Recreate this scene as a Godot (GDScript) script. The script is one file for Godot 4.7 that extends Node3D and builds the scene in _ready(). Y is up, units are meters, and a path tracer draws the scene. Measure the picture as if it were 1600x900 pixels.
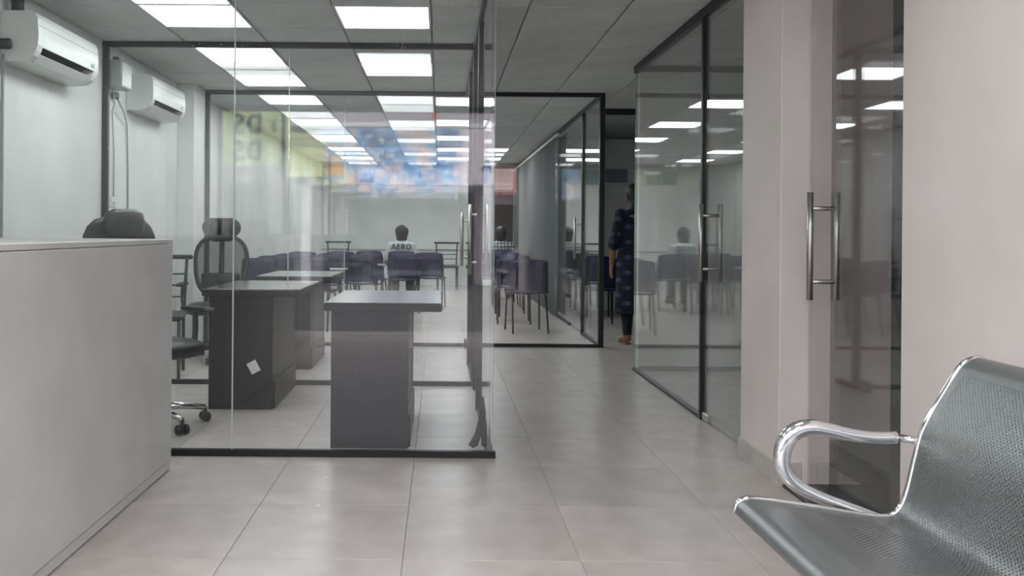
extends Node3D
# Glass-partitioned coaching office seen from a waiting bench near the shopfront.
# World: x right, y up, camera looks along -z. P(x, y, depth) turns a depth in front of the camera into a point.

const CAM_Y := 1.125
const CEIL := 2.495
const WL := -2.47     # left wall
const ZA := 4.37      # first glass partition
const ZB := 6.4       # second
const ZC := 8.6       # third, front of the classroom
const ZEND := 18.2    # back wall
const XS := 0.255     # corridor side of the small offices
const XR := 1.6       # glass line on the other side of the corridor
const XC := 1.58      # classroom side wall
const ZSHOP := -1.0  # shopfront, behind the camera

var names := {}
var M := {}
var cache := {}

func _ready():
	make_camera_and_light()
	make_materials()
	make_shell()
	make_partitions()
	make_lights()
	make_furniture()
	make_wall_things()
	make_classroom()
	make_bench()
	make_people()
	make_street()

# ------------------------------------------------------------------ camera, sky, exposure
func make_camera_and_light():
	var cam := Camera3D.new()
	cam.name = "camera"
	cam.projection = Camera3D.PROJECTION_FRUSTUM
	cam.near = 0.05
	cam.far = 200.0
	var f := 1370.0
	cam.size = 0.05 * 900.0 / f
	cam.frustum_offset = Vector2(0.05 * (800.0 - 688.0) / f, -0.05 * (450.0 - 362.0) / f)
	cam.position = Vector3(0, CAM_Y, 0)
	cam.rotation.z = 0.008
	add_child(cam)
	cam.current = true
	var env := Environment.new()
	env.background_mode = Environment.BG_SKY
	var sky := Sky.new()
	var sm := ProceduralSkyMaterial.new()
	sm.sky_top_color = Color(0.93, 0.92, 0.94)
	sm.sky_horizon_color = Color(0.96, 0.94, 0.93)
	sm.ground_horizon_color = Color(0.60, 0.59, 0.58)
	sm.ground_bottom_color = Color(0.45, 0.44, 0.43)
	sky.sky_material = sm
	env.sky = sky
	env.background_energy_multiplier = 7.5
	env.tonemap_mode = Environment.TONE_MAPPER_LINEAR
	env.tonemap_exposure = 1.52
	env.sdfgi_enabled = true
	env.ssao_enabled = true
	env.ssil_enabled = true
	var we := WorldEnvironment.new()
	we.name = "world_environment"
	we.environment = env
	add_child(we)

const PANEL_ENERGY := 0.46
const PANEL_GLOW := 4.0

# ------------------------------------------------------------------ helpers
func P(x: float, y: float, z: float) -> Vector3:
	return Vector3(x, y, -z)

func numbered(n: String) -> String:
	if not names.has(n):
		names[n] = 0
		return n
	names[n] += 1
	return "%s_%03d" % [n, names[n]]

func tag(o, label := "", category := "", group := "", kind := ""):
	if label: o.set_meta("label", label)
	if category: o.set_meta("category", category)
	if group: o.set_meta("group", group)
	if kind: o.set_meta("kind", kind)
	return o

func thing(called: String, label: String, category: String, at := Vector3.ZERO, turn := 0.0, group := "", kind := "") -> Node3D:
	var o := Node3D.new()
	o.name = numbered(called)
	add_child(o)
	o.position = at
	o.rotation.y = turn
	tag(o, label, category, group, kind)
	return o

func begin(smooth := true) -> SurfaceTool:
	var st := SurfaceTool.new()
	st.begin(Mesh.PRIMITIVE_TRIANGLES)
	st.set_smooth_group(0 if smooth else -1)
	return st

func put(st: SurfaceTool, called: String, m: Material, parent: Node, at := Vector3.ZERO) -> MeshInstance3D:
	st.generate_normals()
	return place(st.commit(), called, m, parent, at)

func place(mesh: Mesh, called: String, m: Material, parent: Node, at := Vector3.ZERO) -> MeshInstance3D:
	var o := MeshInstance3D.new()
	o.name = numbered(called) if parent == self else called
	o.mesh = mesh
	o.material_override = m
	o.position = at
	parent.add_child(o, true)
	return o

func tri(st: SurfaceTool, a: Vector3, b: Vector3, c: Vector3, n: Vector3):
	if (b - a).cross(c - a).dot(n) > 0.0:
		st.add_vertex(a); st.add_vertex(c); st.add_vertex(b)
	else:
		st.add_vertex(a); st.add_vertex(b); st.add_vertex(c)

func quad(st: SurfaceTool, a: Vector3, b: Vector3, c: Vector3, d: Vector3, n: Vector3):
	tri(st, a, b, c, n)
	tri(st, a, c, d, n)

func cbox(st: SurfaceTool, c: Vector3, s: Vector3, b := 0.003):
	var h := s * 0.5
	b = minf(b, minf(h.x, minf(h.y, h.z)) * 0.9)
	var v := func(sg: Vector3, axis: int) -> Vector3:
		var p := Vector3.ZERO
		for i in 3:
			p[i] = c[i] + sg[i] * (h[i] - (0.0 if i == axis else b))
		return p
	for axis in 3:
		var a1 := (axis + 1) % 3
		var a2 := (axis + 2) % 3
		for sgn in [-1.0, 1.0]:
			var n := Vector3.ZERO
			n[axis] = sgn
			var q := []
			for k in [[-1, -1], [1, -1], [1, 1], [-1, 1]]:
				var sg := Vector3.ZERO
				sg[axis] = sgn; sg[a1] = k[0]; sg[a2] = k[1]
				q.append(v.call(sg, axis))
			quad(st, q[0], q[1], q[2], q[3], n)
		for s1 in [-1.0, 1.0]:
			for s2 in [-1.0, 1.0]:
				var lo := Vector3.ZERO
				lo[a1] = s1; lo[a2] = s2; lo[axis] = -1.0
				var hi := lo
				hi[axis] = 1.0
				var n2 := Vector3.ZERO
				n2[a1] = s1; n2[a2] = s2
				quad(st, v.call(lo, a1), v.call(hi, a1), v.call(hi, a2), v.call(lo, a2), n2)
	for i in 8:
		var sg := Vector3(-1 if i & 1 else 1, -1 if i & 2 else 1, -1 if i & 4 else 1)
		tri(st, v.call(sg, 0), v.call(sg, 1), v.call(sg, 2), sg)

func box(parent: Node, called: String, m: Material, c: Vector3, s: Vector3, bevel := 0.003) -> MeshInstance3D:
	var key := "%.4f %.4f %.4f %.4f" % [s.x, s.y, s.z, bevel]
	if not cache.has(key):
		var st := begin(false)
		cbox(st, Vector3.ZERO, s, bevel)
		st.generate_normals()
		cache[key] = st.commit()
	return place(cache[key], called, m, parent, c)

# a box given by its limits (x0..x1, y0..y1, depth z0..z1)
func slab(parent: Node, called: String, m: Material, x0: float, x1: float, y0: float, y1: float, z0: float, z1: float, bevel := 0.003) -> MeshInstance3D:
	return box(parent, called, m, Vector3((x0 + x1) * 0.5, (y0 + y1) * 0.5, -(z0 + z1) * 0.5), Vector3(x1 - x0, y1 - y0, z1 - z0), bevel)

func structure(called: String, label: String, category: String) -> Node3D:
	return thing(called, label, category, Vector3.ZERO, 0.0, "", "structure")

func tube(st: SurfaceTool, pts: Array, r, seg := 8, cap := true, flat := 1.0):
	var n := pts.size()
	var rings := []
	var up := Vector3.UP
	var t0: Vector3 = (pts[1] - pts[0]).normalized()
	if absf(t0.dot(up)) > 0.9: up = Vector3.RIGHT
	var side := t0.cross(up).normalized()
	for i in n:
		var t: Vector3 = (pts[mini(i + 1, n - 1)] - pts[maxi(i - 1, 0)]).normalized()
		side = (side - t * side.dot(t)).normalized()
		var bi := t.cross(side)
		var rad: float = r[i] if r is Array else r
		var ring := PackedVector3Array()
		for k in seg:
			var a := TAU * k / seg
			ring.append(pts[i] + side * cos(a) * rad + bi * sin(a) * rad * flat)
		rings.append(ring)
	loft(st, rings, cap)

func loft(st: SurfaceTool, rings: Array, cap := true):
	var seg: int = rings[0].size()
	for i in rings.size() - 1:
		var a: PackedVector3Array = rings[i]
		var b: PackedVector3Array = rings[i + 1]
		var ca := Vector3.ZERO
		for p in a: ca += p
		for p in b: ca += p
		ca /= 2.0 * seg
		for k in seg:
			var k2 := (k + 1) % seg
			quad(st, a[k], a[k2], b[k2], b[k], (a[k] + a[k2] + b[k] + b[k2]) * 0.25 - ca)
	if cap:
		for e in [0, rings.size() - 1]:
			var r: PackedVector3Array = rings[e]
			var c := Vector3.ZERO
			for p in r: c += p
			c /= seg
			var o: PackedVector3Array = rings[1 if e == 0 else rings.size() - 2]
			var c2 := Vector3.ZERO
			for p in o: c2 += p
			c2 /= seg
			for k in seg:
				tri(st, c, r[k], r[(k + 1) % seg], c - c2)

func lathe(st: SurfaceTool, prof: Array, seg := 16, at := Vector3.ZERO, sx := 1.0, sz := 1.0):
	var rings := []
	for p in prof:
		var ring := PackedVector3Array()
		for k in seg:
			var a := TAU * k / seg
			ring.append(at + Vector3(cos(a) * p.x * sx, p.y, sin(a) * p.x * sz))
		rings.append(ring)
	loft(st, rings)

# polygon in xy pushed along z from d0 to d1, then moved by t
func prism(st: SurfaceTool, poly: PackedVector2Array, d0: float, d1: float, t := Transform3D.IDENTITY):
	var idx := Geometry2D.triangulate_polygon(poly)
	for d in [d0, d1]:
		var n := t.basis * Vector3(0, 0, 1.0 if (d == maxf(d0, d1)) else -1.0)
		for i in range(0, idx.size(), 3):
			var q := []
			for j in 3:
				var p := poly[idx[i + j]]
				q.append(t * Vector3(p.x, p.y, d))
			tri(st, q[0], q[1], q[2], n)
	var cw := Geometry2D.is_polygon_clockwise(poly)
	for i in poly.size():
		var a := poly[i]
		var b := poly[(i + 1) % poly.size()]
		var e := b - a
		var nn := Vector2(e.y, -e.x) * (-1.0 if cw else 1.0)
		quad(st, t * Vector3(a.x, a.y, d0), t * Vector3(b.x, b.y, d0), t * Vector3(b.x, b.y, d1), t * Vector3(a.x, a.y, d1), t.basis * Vector3(nn.x, nn.y, 0))

# a bent sheet given as rows of points, made thick by the vector off
func sheet(st: SurfaceTool, rows: Array, off: Vector3):
	var nr := rows.size()
	var nc: int = rows[0].size()
	for i in nr - 1:
		for j in nc - 1:
			quad(st, rows[i][j], rows[i][j + 1], rows[i + 1][j + 1], rows[i + 1][j], -off)
			quad(st, rows[i][j] + off, rows[i][j + 1] + off, rows[i + 1][j + 1] + off, rows[i + 1][j] + off, off)
	var cen: Vector3 = (rows[0][0] + rows[nr - 1][nc - 1]) * 0.5
	for i in nr - 1:
		for j in [0, nc - 1]:
			var a: Vector3 = rows[i][j]
			var b: Vector3 = rows[i + 1][j]
			quad(st, a, b, b + off, a + off, a - (rows[i][0] + rows[i][nc - 1]) * 0.5)
	for j in nc - 1:
		for i in [0, nr - 1]:
			var a: Vector3 = rows[i][j]
			var b: Vector3 = rows[i][j + 1]
			quad(st, a, b, b + off, a + off, a - cen)

# smooth union of tapered capsules [a, b, ra, rb, stretch x, stretch z] meshed as surface nets
func net(st: SurfaceTool, bones: Array, k: float, cell: float):
	var lo := Vector3(1e9, 1e9, 1e9)
	var hi := -lo
	var boxes := []
	for b in bones:
		var s := Vector3(b[4] if b.size() > 4 else 1.0, 1.0, b[5] if b.size() > 5 else 1.0)
		var r := maxf(b[2], b[3]) + k * 0.6 + cell * 2.0
		var l: Vector3 = Vector3(minf(b[0].x, b[1].x), minf(b[0].y, b[1].y), minf(b[0].z, b[1].z)) - s * r
		var h: Vector3 = Vector3(maxf(b[0].x, b[1].x), maxf(b[0].y, b[1].y), maxf(b[0].z, b[1].z)) + s * r
		boxes.append([l, h, s])
		lo = lo.min(l); hi = hi.max(h)
	var nx := int((hi.x - lo.x) / cell) + 2
	var ny := int((hi.y - lo.y) / cell) + 2
	var nz := int((hi.z - lo.z) / cell) + 2
	var g := PackedFloat32Array()
	g.resize(nx * ny * nz)
	g.fill(1.0)
	for n in bones.size():
		var b = bones[n]
		var s: Vector3 = boxes[n][2]
		var inv := Vector3.ONE / s
		var a: Vector3 = b[0] * inv
		var ab: Vector3 = b[1] * inv - a
		var l2 := maxf(ab.length_squared(), 1e-9)
		var ra: float = b[2]
		var rb: float = b[3]
		var i0 := Vector3i(((boxes[n][0] - lo) / cell).floor())
		var i1 := Vector3i(((boxes[n][1] - lo) / cell).ceil())
		for iz in range(i0.z, mini(i1.z + 1, nz)):
			for iy in range(i0.y, mini(i1.y + 1, ny)):
				var at := (iz * ny + iy) * nx
				for ix in range(i0.x, mini(i1.x + 1, nx)):
					var p := (lo + Vector3(ix, iy, iz) * cell) * inv - a
					var t := clampf(p.dot(ab) / l2, 0.0, 1.0)
					var d := (p - ab * t).length() - (ra + (rb - ra) * t)
					var o := g[at + ix]
					var hh := maxf(k - absf(o - d), 0.0) / k
					g[at + ix] = minf(o, d) - hh * hh * k * 0.25
	var where := {}
	for iz in nz - 1:
		for iy in ny - 1:
			var at := (iz * ny + iy) * nx
			for ix in nx - 1:
				var c := at + ix
				var inside := 0
				for q in 8:
					if g[c + (q & 1) + (nx if q & 2 else 0) + (nx * ny if q & 4 else 0)] < 0.0: inside += 1
				if inside == 0 or inside == 8: continue
				var sum := Vector3.ZERO
				var cnt := 0
				for e in 12:
					var ax := e / 4
					var u := e & 1
					var w := (e >> 1) & 1
					var p0 := Vector3.ZERO
					p0[(ax + 1) % 3] = u
					p0[(ax + 2) % 3] = w
					var p1 := p0
					p1[ax] = 1.0
					var v0 := g[c + int(p0.x) + int(p0.y) * nx + int(p0.z) * nx * ny]
					var v1 := g[c + int(p1.x) + int(p1.y) * nx + int(p1.z) * nx * ny]
					if (v0 < 0.0) != (v1 < 0.0):
						sum += p0.lerp(p1, v0 / (v0 - v1))
						cnt += 1
				where[c] = lo + (Vector3(ix, iy, iz) + sum / cnt) * cell
	var step := [1, nx, nx * ny]
	for c in where:
		for ax in 3:
			var a1: int = step[(ax + 1) % 3]
			var a2: int = step[(ax + 2) % 3]
			var v0 := g[c]
			var v1 := g[c + step[ax]]
			if (v0 < 0.0) == (v1 < 0.0): continue
			if not (where.has(c - a1) and where.has(c - a2) and where.has(c - a1 - a2)): continue
			var n := Vector3.ZERO
			n[ax] = 1.0 if v0 < 0.0 else -1.0
			quad(st, where[c], where[c - a1], where[c - a1 - a2], where[c - a2], n)

# ------------------------------------------------------------------ materials
func noise_tex(freq: float, ramp: Array, size := 256, sd := 1, octaves := 4) -> NoiseTexture2D:
	var n := FastNoiseLite.new()
	n.seed = sd
	n.frequency = freq
	n.fractal_octaves = octaves
	var t := NoiseTexture2D.new()
	t.width = size
	t.height = size
	t.seamless = true
	t.noise = n
	var g := Gradient.new()
	g.offsets = PackedFloat32Array([0.0, 1.0])
	g.colors = PackedColorArray([ramp[0], ramp[1]])
	t.color_ramp = g
	return t

func mat(color: Color, rough := 0.6, metal := 0.0, spec := 0.5) -> StandardMaterial3D:
	var m := StandardMaterial3D.new()
	m.albedo_color = color
	m.roughness = rough
	m.metallic = metal
	m.metallic_specular = spec
	return m

func grained(m: StandardMaterial3D, tex: Texture2D, scale: float, world := true) -> StandardMaterial3D:
	m.albedo_texture = tex
	m.uv1_triplanar = true
	m.uv1_world_triplanar = world
	m.uv1_scale = Vector3(scale, scale, scale)
	return m

func glass(tint: Color, alpha: float) -> StandardMaterial3D:
	var m := mat(Color(tint.r, tint.g, tint.b, alpha), 0.02)
	m.transparency = BaseMaterial3D.TRANSPARENCY_ALPHA
	return m

func make_materials():
	var soft := noise_tex(0.008, [Color(0.93, 0.93, 0.92), Color(1, 1, 1)], 256, 3)
	var mottled := noise_tex(0.012, [Color(0.90, 0.895, 0.885), Color(1, 1, 1)], 512, 7, 6)
	M.wall = grained(mat(Color(0.885, 0.90, 0.89), 0.7), soft, 0.5)
	M.wall_warm = grained(mat(Color(0.885, 0.845, 0.835), 0.6), soft, 0.5)
	M.skirting = grained(mat(Color(0.78, 0.755, 0.735), 0.4), mottled, 0.9)
	M.grout = mat(Color(0.63, 0.61, 0.59), 0.9)
	M.floor_tiles = []
	for k in 4:
		var c: Color = [Color(0.775, 0.742, 0.727), Color(0.785, 0.752, 0.737), Color(0.762, 0.729, 0.714), Color(0.78, 0.743, 0.724)][k]
		var m := grained(mat(c, 0.30, 0.0, 0.35), mottled, 0.55 + 0.07 * k)
		m.uv1_offset = Vector3(0.17 * k, 0.31 * k, 0.23 * k)
		M.floor_tiles.append(m)
	M.ceiling_base = mat(Color(0.60, 0.61, 0.61), 0.9)
	M.ceiling_tiles = []
	for k in 3:
		var c: Color = [Color(0.83, 0.84, 0.84), Color(0.845, 0.85, 0.85), Color(0.82, 0.83, 0.835)][k]
		M.ceiling_tiles.append(grained(mat(c, 0.85), soft, 0.8))
	M.black = mat(Color(0.075, 0.08, 0.085), 0.4)
	M.glass = glass(Color(0.30, 0.42, 0.40), 0.018)
	M.glass_edge = mat(Color(0.55, 0.68, 0.64), 0.2)
	M.joint = mat(Color(0.74, 0.79, 0.77), 0.35)
	M.steel = mat(Color(0.72, 0.71, 0.69), 0.28, 1.0)
	M.chrome = mat(Color(0.86, 0.86, 0.87), 0.08, 1.0)
	M.granite = grained(mat(Color(0.11, 0.11, 0.11), 0.22), noise_tex(0.2, [Color(0.6, 0.6, 0.6), Color(1, 1, 1)], 256, 9), 2.0)
	M.counter = grained(mat(Color(0.80, 0.80, 0.79), 0.38), soft, 0.7)
	M.desk = grained(mat(Color(0.055, 0.053, 0.066), 0.42, 0.0, 0.4), noise_tex(0.01, [Color(0.85, 0.85, 0.85), Color(1, 1, 1)], 256, 11), 1.0)
	M.desk_top = mat(Color(0.055, 0.053, 0.066), 0.2)
	M.desk_top.clearcoat_enabled = true
	M.desk_top.clearcoat = 0.8
	M.desk_top.clearcoat_roughness = 0.15
	M.plastic_black = mat(Color(0.06, 0.063, 0.068), 0.45)
	M.leather = mat(Color(0.055, 0.057, 0.065), 0.42)
	M.mesh_fabric = mat(Color(0.10, 0.11, 0.115, 0.62), 0.8)
	M.mesh_fabric.transparency = BaseMaterial3D.TRANSPARENCY_ALPHA
	M.ac_white = mat(Color(0.86, 0.875, 0.86), 0.28)
	M.dark_slot = mat(Color(0.07, 0.075, 0.08), 0.6)
	M.grey_box = mat(Color(0.62, 0.65, 0.62), 0.45)
	M.cable = mat(Color(0.62, 0.65, 0.64), 0.5)
	M.paper = mat(Color(0.93, 0.92, 0.92), 0.8)
	M.navy = grained(mat(Color(0.095, 0.095, 0.285), 0.42), soft, 2.0)
	M.pad = mat(Color(0.52, 0.55, 0.58), 0.4)
	M.leg_dark = mat(Color(0.10, 0.10, 0.115), 0.35, 0.3)
	M.window_white = mat(Color(0.84, 0.85, 0.84), 0.4)
	M.window_pane = mat(Color(0.52, 0.60, 0.63), 0.08)
	M.panel = mat(Color(0.97, 0.98, 0.98), 0.5)
	M.panel.emission_enabled = true
	M.panel.emission = Color(0.97, 1.0, 1.0)
	M.panel.emission_energy_multiplier = PANEL_GLOW
	M.panel_lobby = M.panel.duplicate()
	M.panel_lobby.emission_energy_multiplier = PANEL_GLOW * 0.2
	M.blind = mat(Color(0.33, 0.345, 0.345), 0.8)
	M.door_brown = mat(Color(0.22, 0.15, 0.14), 0.5)
	M.film = mat(Color(0.16, 0.18, 0.18, 0.75), 0.5)
	M.film.transparency = BaseMaterial3D.TRANSPARENCY_ALPHA
	M.skin = mat(Color(0.56, 0.40, 0.31), 0.55)
	M.hair = mat(Color(0.05, 0.047, 0.047), 0.5)
	M.shirt_white = mat(Color(0.82, 0.84, 0.84), 0.85)
	M.print_dark = mat(Color(0.12, 0.14, 0.17), 0.8)
	M.trousers = mat(Color(0.10, 0.11, 0.15), 0.85)
	M.kurta = grained(mat(Color.WHITE, 0.85), motif_tex(), 6.5, false)
	M.checked = grained(mat(Color.WHITE, 0.85), check_tex(), 9.0, false)
	M.sandal = mat(Color(0.50, 0.33, 0.20), 0.6)

# small pale leaf motifs printed on navy cloth
func motif_tex() -> ImageTexture:
	var im := Image.create(96, 96, false, Image.FORMAT_RGB8)
	im.fill(Color(0.075, 0.095, 0.165))
	for spot in [Vector2(24, 24), Vector2(72, 72)]:
		for y in 96:
			for x in 96:
				var d: Vector2 = Vector2(x, y) - spot
				var a := atan2(d.y, d.x)
				var r: float = d.length()
				var lim := 10.0 + 6.0 * absf(cos(a * 2.5 + 0.6))
				if r < lim and r > 3.0 and absf(fmod(r, 6.0) - 3.0) > 0.7:
					im.set_pixel(x, y, Color(0.32, 0.38, 0.50))
	return ImageTexture.create_from_image(im)

func check_tex() -> ImageTexture:
	var im := Image.create(64, 64, false, Image.FORMAT_RGB8)
	im.fill(Color(0.68, 0.70, 0.72))
	for k in 2:
		im.fill_rect(Rect2i(k * 32, 0, 9, 64), Color(0.14, 0.15, 0.20))
		im.fill_rect(Rect2i(0, k * 32, 64, 9), Color(0.14, 0.15, 0.20))
	return ImageTexture.create_from_image(im)

# ------------------------------------------------------------------ room shell
var lights_at := []

func make_shell():
	# floor: a bed of grout with separate tiles on it
	var fl := structure("floor", "pale beige vitrified tile floor of the lobby and rooms", "floor")
	slab(fl, "grout_bed", M.grout, -2.7, 4.9, -0.12, -0.002, ZSHOP - 0.1, 18.4, 0.0)
	var i := 0
	for cx in 10:
		var x0 := -0.12 + 0.61 * (cx - 4)
		for rz in 31:
			var z0 := 0.0 + 0.6 * rz - 0.6
			if x0 > 1.5 and (z0 > 9.5 or z0 < 2.9): continue
			if z0 < 0.5 and x0 < -1.4: continue
			i += 1
			var hsh := (cx * 7 + rz * 13 + (cx * rz) % 5) % 4
			box(fl, "tile", M.floor_tiles[hsh], Vector3(x0 + 0.305, -0.004, -(z0 + 0.3)), Vector3(0.6075, 0.010, 0.5975), 0.0012)
	# ceiling: dark grid base with lay-in tiles
	var ce := structure("ceiling", "grey lay-in tile ceiling over lobby, corridor and rooms", "ceiling")
	slab(ce, "slab", M.ceiling_base, -2.7, 4.9, CEIL + 0.016, CEIL + 0.2, ZSHOP - 0.1, 18.4, 0.0)
	# square led panels: [column from the left wall, row index], rows on the 0.6 m tile grid that passes depth 5.33
	var rows := {"a": 5.33, "b1": 6.53, "b2": 7.73, "br": 7.13}
	lights_at = [
		[-1.57, 1.73], [-0.37, 1.73], [0.83, 1.73], [-1.57, -0.40], [-0.37, -0.40], [0.83, -0.40],
		[-1.57, 5.03], [-1.57, 5.63], [-0.37, 5.63],
		[-1.57, 6.83], [-1.57, 8.03], [-0.37, 7.43],
		[-1.57, 9.23], [-1.57, 11.03], [-1.57, 12.83], [-1.57, 14.63], [-1.57, 16.43],
		[0.23, 9.23], [0.23, 11.03], [0.23, 12.83], [0.23, 14.63], [0.23, 16.43],
		[0.83, 14.63], [0.83, 16.43],
	]
	var taken := {}
	for l in lights_at: taken["%.2f %.2f" % l] = true
	for cx in 10:
		for rz in 29:
			var x := WL + 0.3 + 0.6 * cx
			var z := 5.33 - 0.6 * 9 + 0.3 + 0.6 * rz
			if x > 1.75 and (z > 10.0 or z < 4.7): continue
			var hit: bool = taken.has("%.2f %.2f" % [x, z])
			for l in lights_at:
				if z < 4.0 and absf(l[0] - x) < 0.5 and absf(l[1] - z) < 0.58: hit = true
			if hit: continue
			box(ce, "ceiling_tile", M.ceiling_tiles[(cx * 5 + rz * 3 + cx * rz) % 3], Vector3(x, CEIL + 0.009, -z), Vector3(0.590, 0.016, 0.590), 0.004)
	# walls
	var w := structure("wall_left", "white painted wall with the air conditioners", "wall")
	slab(w, "plaster", M.wall, WL - 0.15, WL, -0.1, CEIL + 0.02, ZSHOP, ZEND, 0.0)
	slab(w, "pilaster", M.wall, WL, -2.31, 0.0, CEIL, 8.2, 8.75, 0.004)
	var wb := structure("wall_back", "white back wall of the classroom with high windows", "wall")
	slab(wb, "plaster", M.wall, -2.7, 4.9, -0.1, CEIL + 0.02, ZEND, ZEND + 0.15, 0.0)
	var tr := structure("trim_1", "thin grey conduit strip running along the classroom back wall", "trim")
	slab(tr, "strip", M.grey_box, WL, XC, 0.725, 0.755, ZEND - 0.02, ZEND, 0.004)
	var wr := structure("wall_right", "smooth off-white wall behind the steel waiting bench", "wall")
	slab(wr, "plaster", M.wall_warm, 1.62, 1.76, -0.1, CEIL + 0.02, ZSHOP, 3.08, 0.004)
	var col := structure("wall_column", "white column with a tile skirting beside the glass door", "column")
	slab(col, "plaster", M.wall_warm, 1.52, 1.75, 0.0, CEIL, 3.92, 4.42, 0.004)
	slab(col, "plaster", M.wall_warm, 1.75, 4.75, 0.0, CEIL, 4.3, 4.42, 0.0)
	var bs := structure("baseboard_column", "beige tile skirting round the foot of the white column", "skirting")
	slab(bs, "skirting_tile", M.skirting, 1.508, 1.52, 0.0, 0.105, 3.912, 4.42, 0.002)
	slab(bs, "skirting_tile", M.skirting, 1.5085, 1.62, 0.0, 0.105, 3.908, 3.9195, 0.002)
	var we := structure("wall_side_room", "pale walls of the small room behind the glass door", "wall")
	slab(we, "plaster", M.wall_warm, 2.35, 2.47, -0.1, CEIL + 0.02, 2.6, 4.3, 0.0)
	slab(we, "plaster", M.wall_warm, 1.76, 2.47, -0.1, CEIL + 0.02, 2.5, 2.6, 0.0)
	var wd := structure("wall_cabin_back", "back wall of the unlit glass cabin with black rails", "wall")
	slab(wd, "plaster", M.wall, 1.63, 4.75, 0.0, CEIL, 7.2, 7.28, 0.0)
	slab(wd, "top_rail", M.black, 1.63, 4.75, CEIL - 0.045, CEIL, 7.17, 7.2, 0.002)
	slab(wd, "bottom_rail", M.black, 1.63, 4.75, 0.0, 0.035, 7.17, 7.2, 0.002)
	var wo := structure("wall_outer", "plain outer wall of the unlit rooms", "wall")
	slab(wo, "plaster", M.wall, 4.75, 4.9, -0.1, CEIL + 0.02, 4.3, ZEND, 0.0)
	var wg := structure("wall_dark_room", "back wall of the unlit room at the corridor end", "wall")
	slab(wg, "plaster", M.wall, 1.66, 4.75, 0.0, CEIL, 12.8, 12.9, 0.0)
	# dark granite threshold in the side doorway
	var th := structure("floor_threshold", "polished black granite threshold under the glass door", "threshold")
	slab(th, "granite_slab", M.granite, 1.53, 1.90, 0.001, 0.016, 3.09, 3.90, 0.003)
	slab(th, "granite_step", M.granite, 1.90, 2.34, 0.001, 0.12, 3.09, 4.29, 0.004)

# ------------------------------------------------------------------ glass partitions
func pane(parent: Node, x0: float, x1: float, y0: float, y1: float, z0: float, z1: float) -> MeshInstance3D:
	return slab(parent, "glass_pane", M.glass, x0, x1, y0, y1, z0, z1, 0.0)

# an H-shaped pair of pull bars through a pane; across = 0 for a pane along x, 1 for a pane along depth
func pull_handle(parent: Node, at: Vector3, across: int, half := 0.232, gap := 0.058, r := 0.0135):
	var n := Vector3(1, 0, 0) if across == 1 else Vector3(0, 0, 1)
	var h := Node3D.new()
	h.name = "pull_handle"
	parent.add_child(h, true)
	h.position = at
	tag(h, "brushed steel H-shaped pull handle")
	for s in [-1.0, 1.0]:
		var st := begin()
		tube(st, [n * gap * s + Vector3(0, -half, 0), n * gap * s + Vector3(0, half, 0)], r, 14)
		put(st, "bar", M.steel, h)
	for y in [-half * 0.66, half * 0.70]:
		var st := begin()
		tube(st, [n * -gap + Vector3(0, y, 0), n * gap + Vector3(0, y, 0)], r * 0.75, 10)
		put(st, "standoff", M.steel, h)

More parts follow.
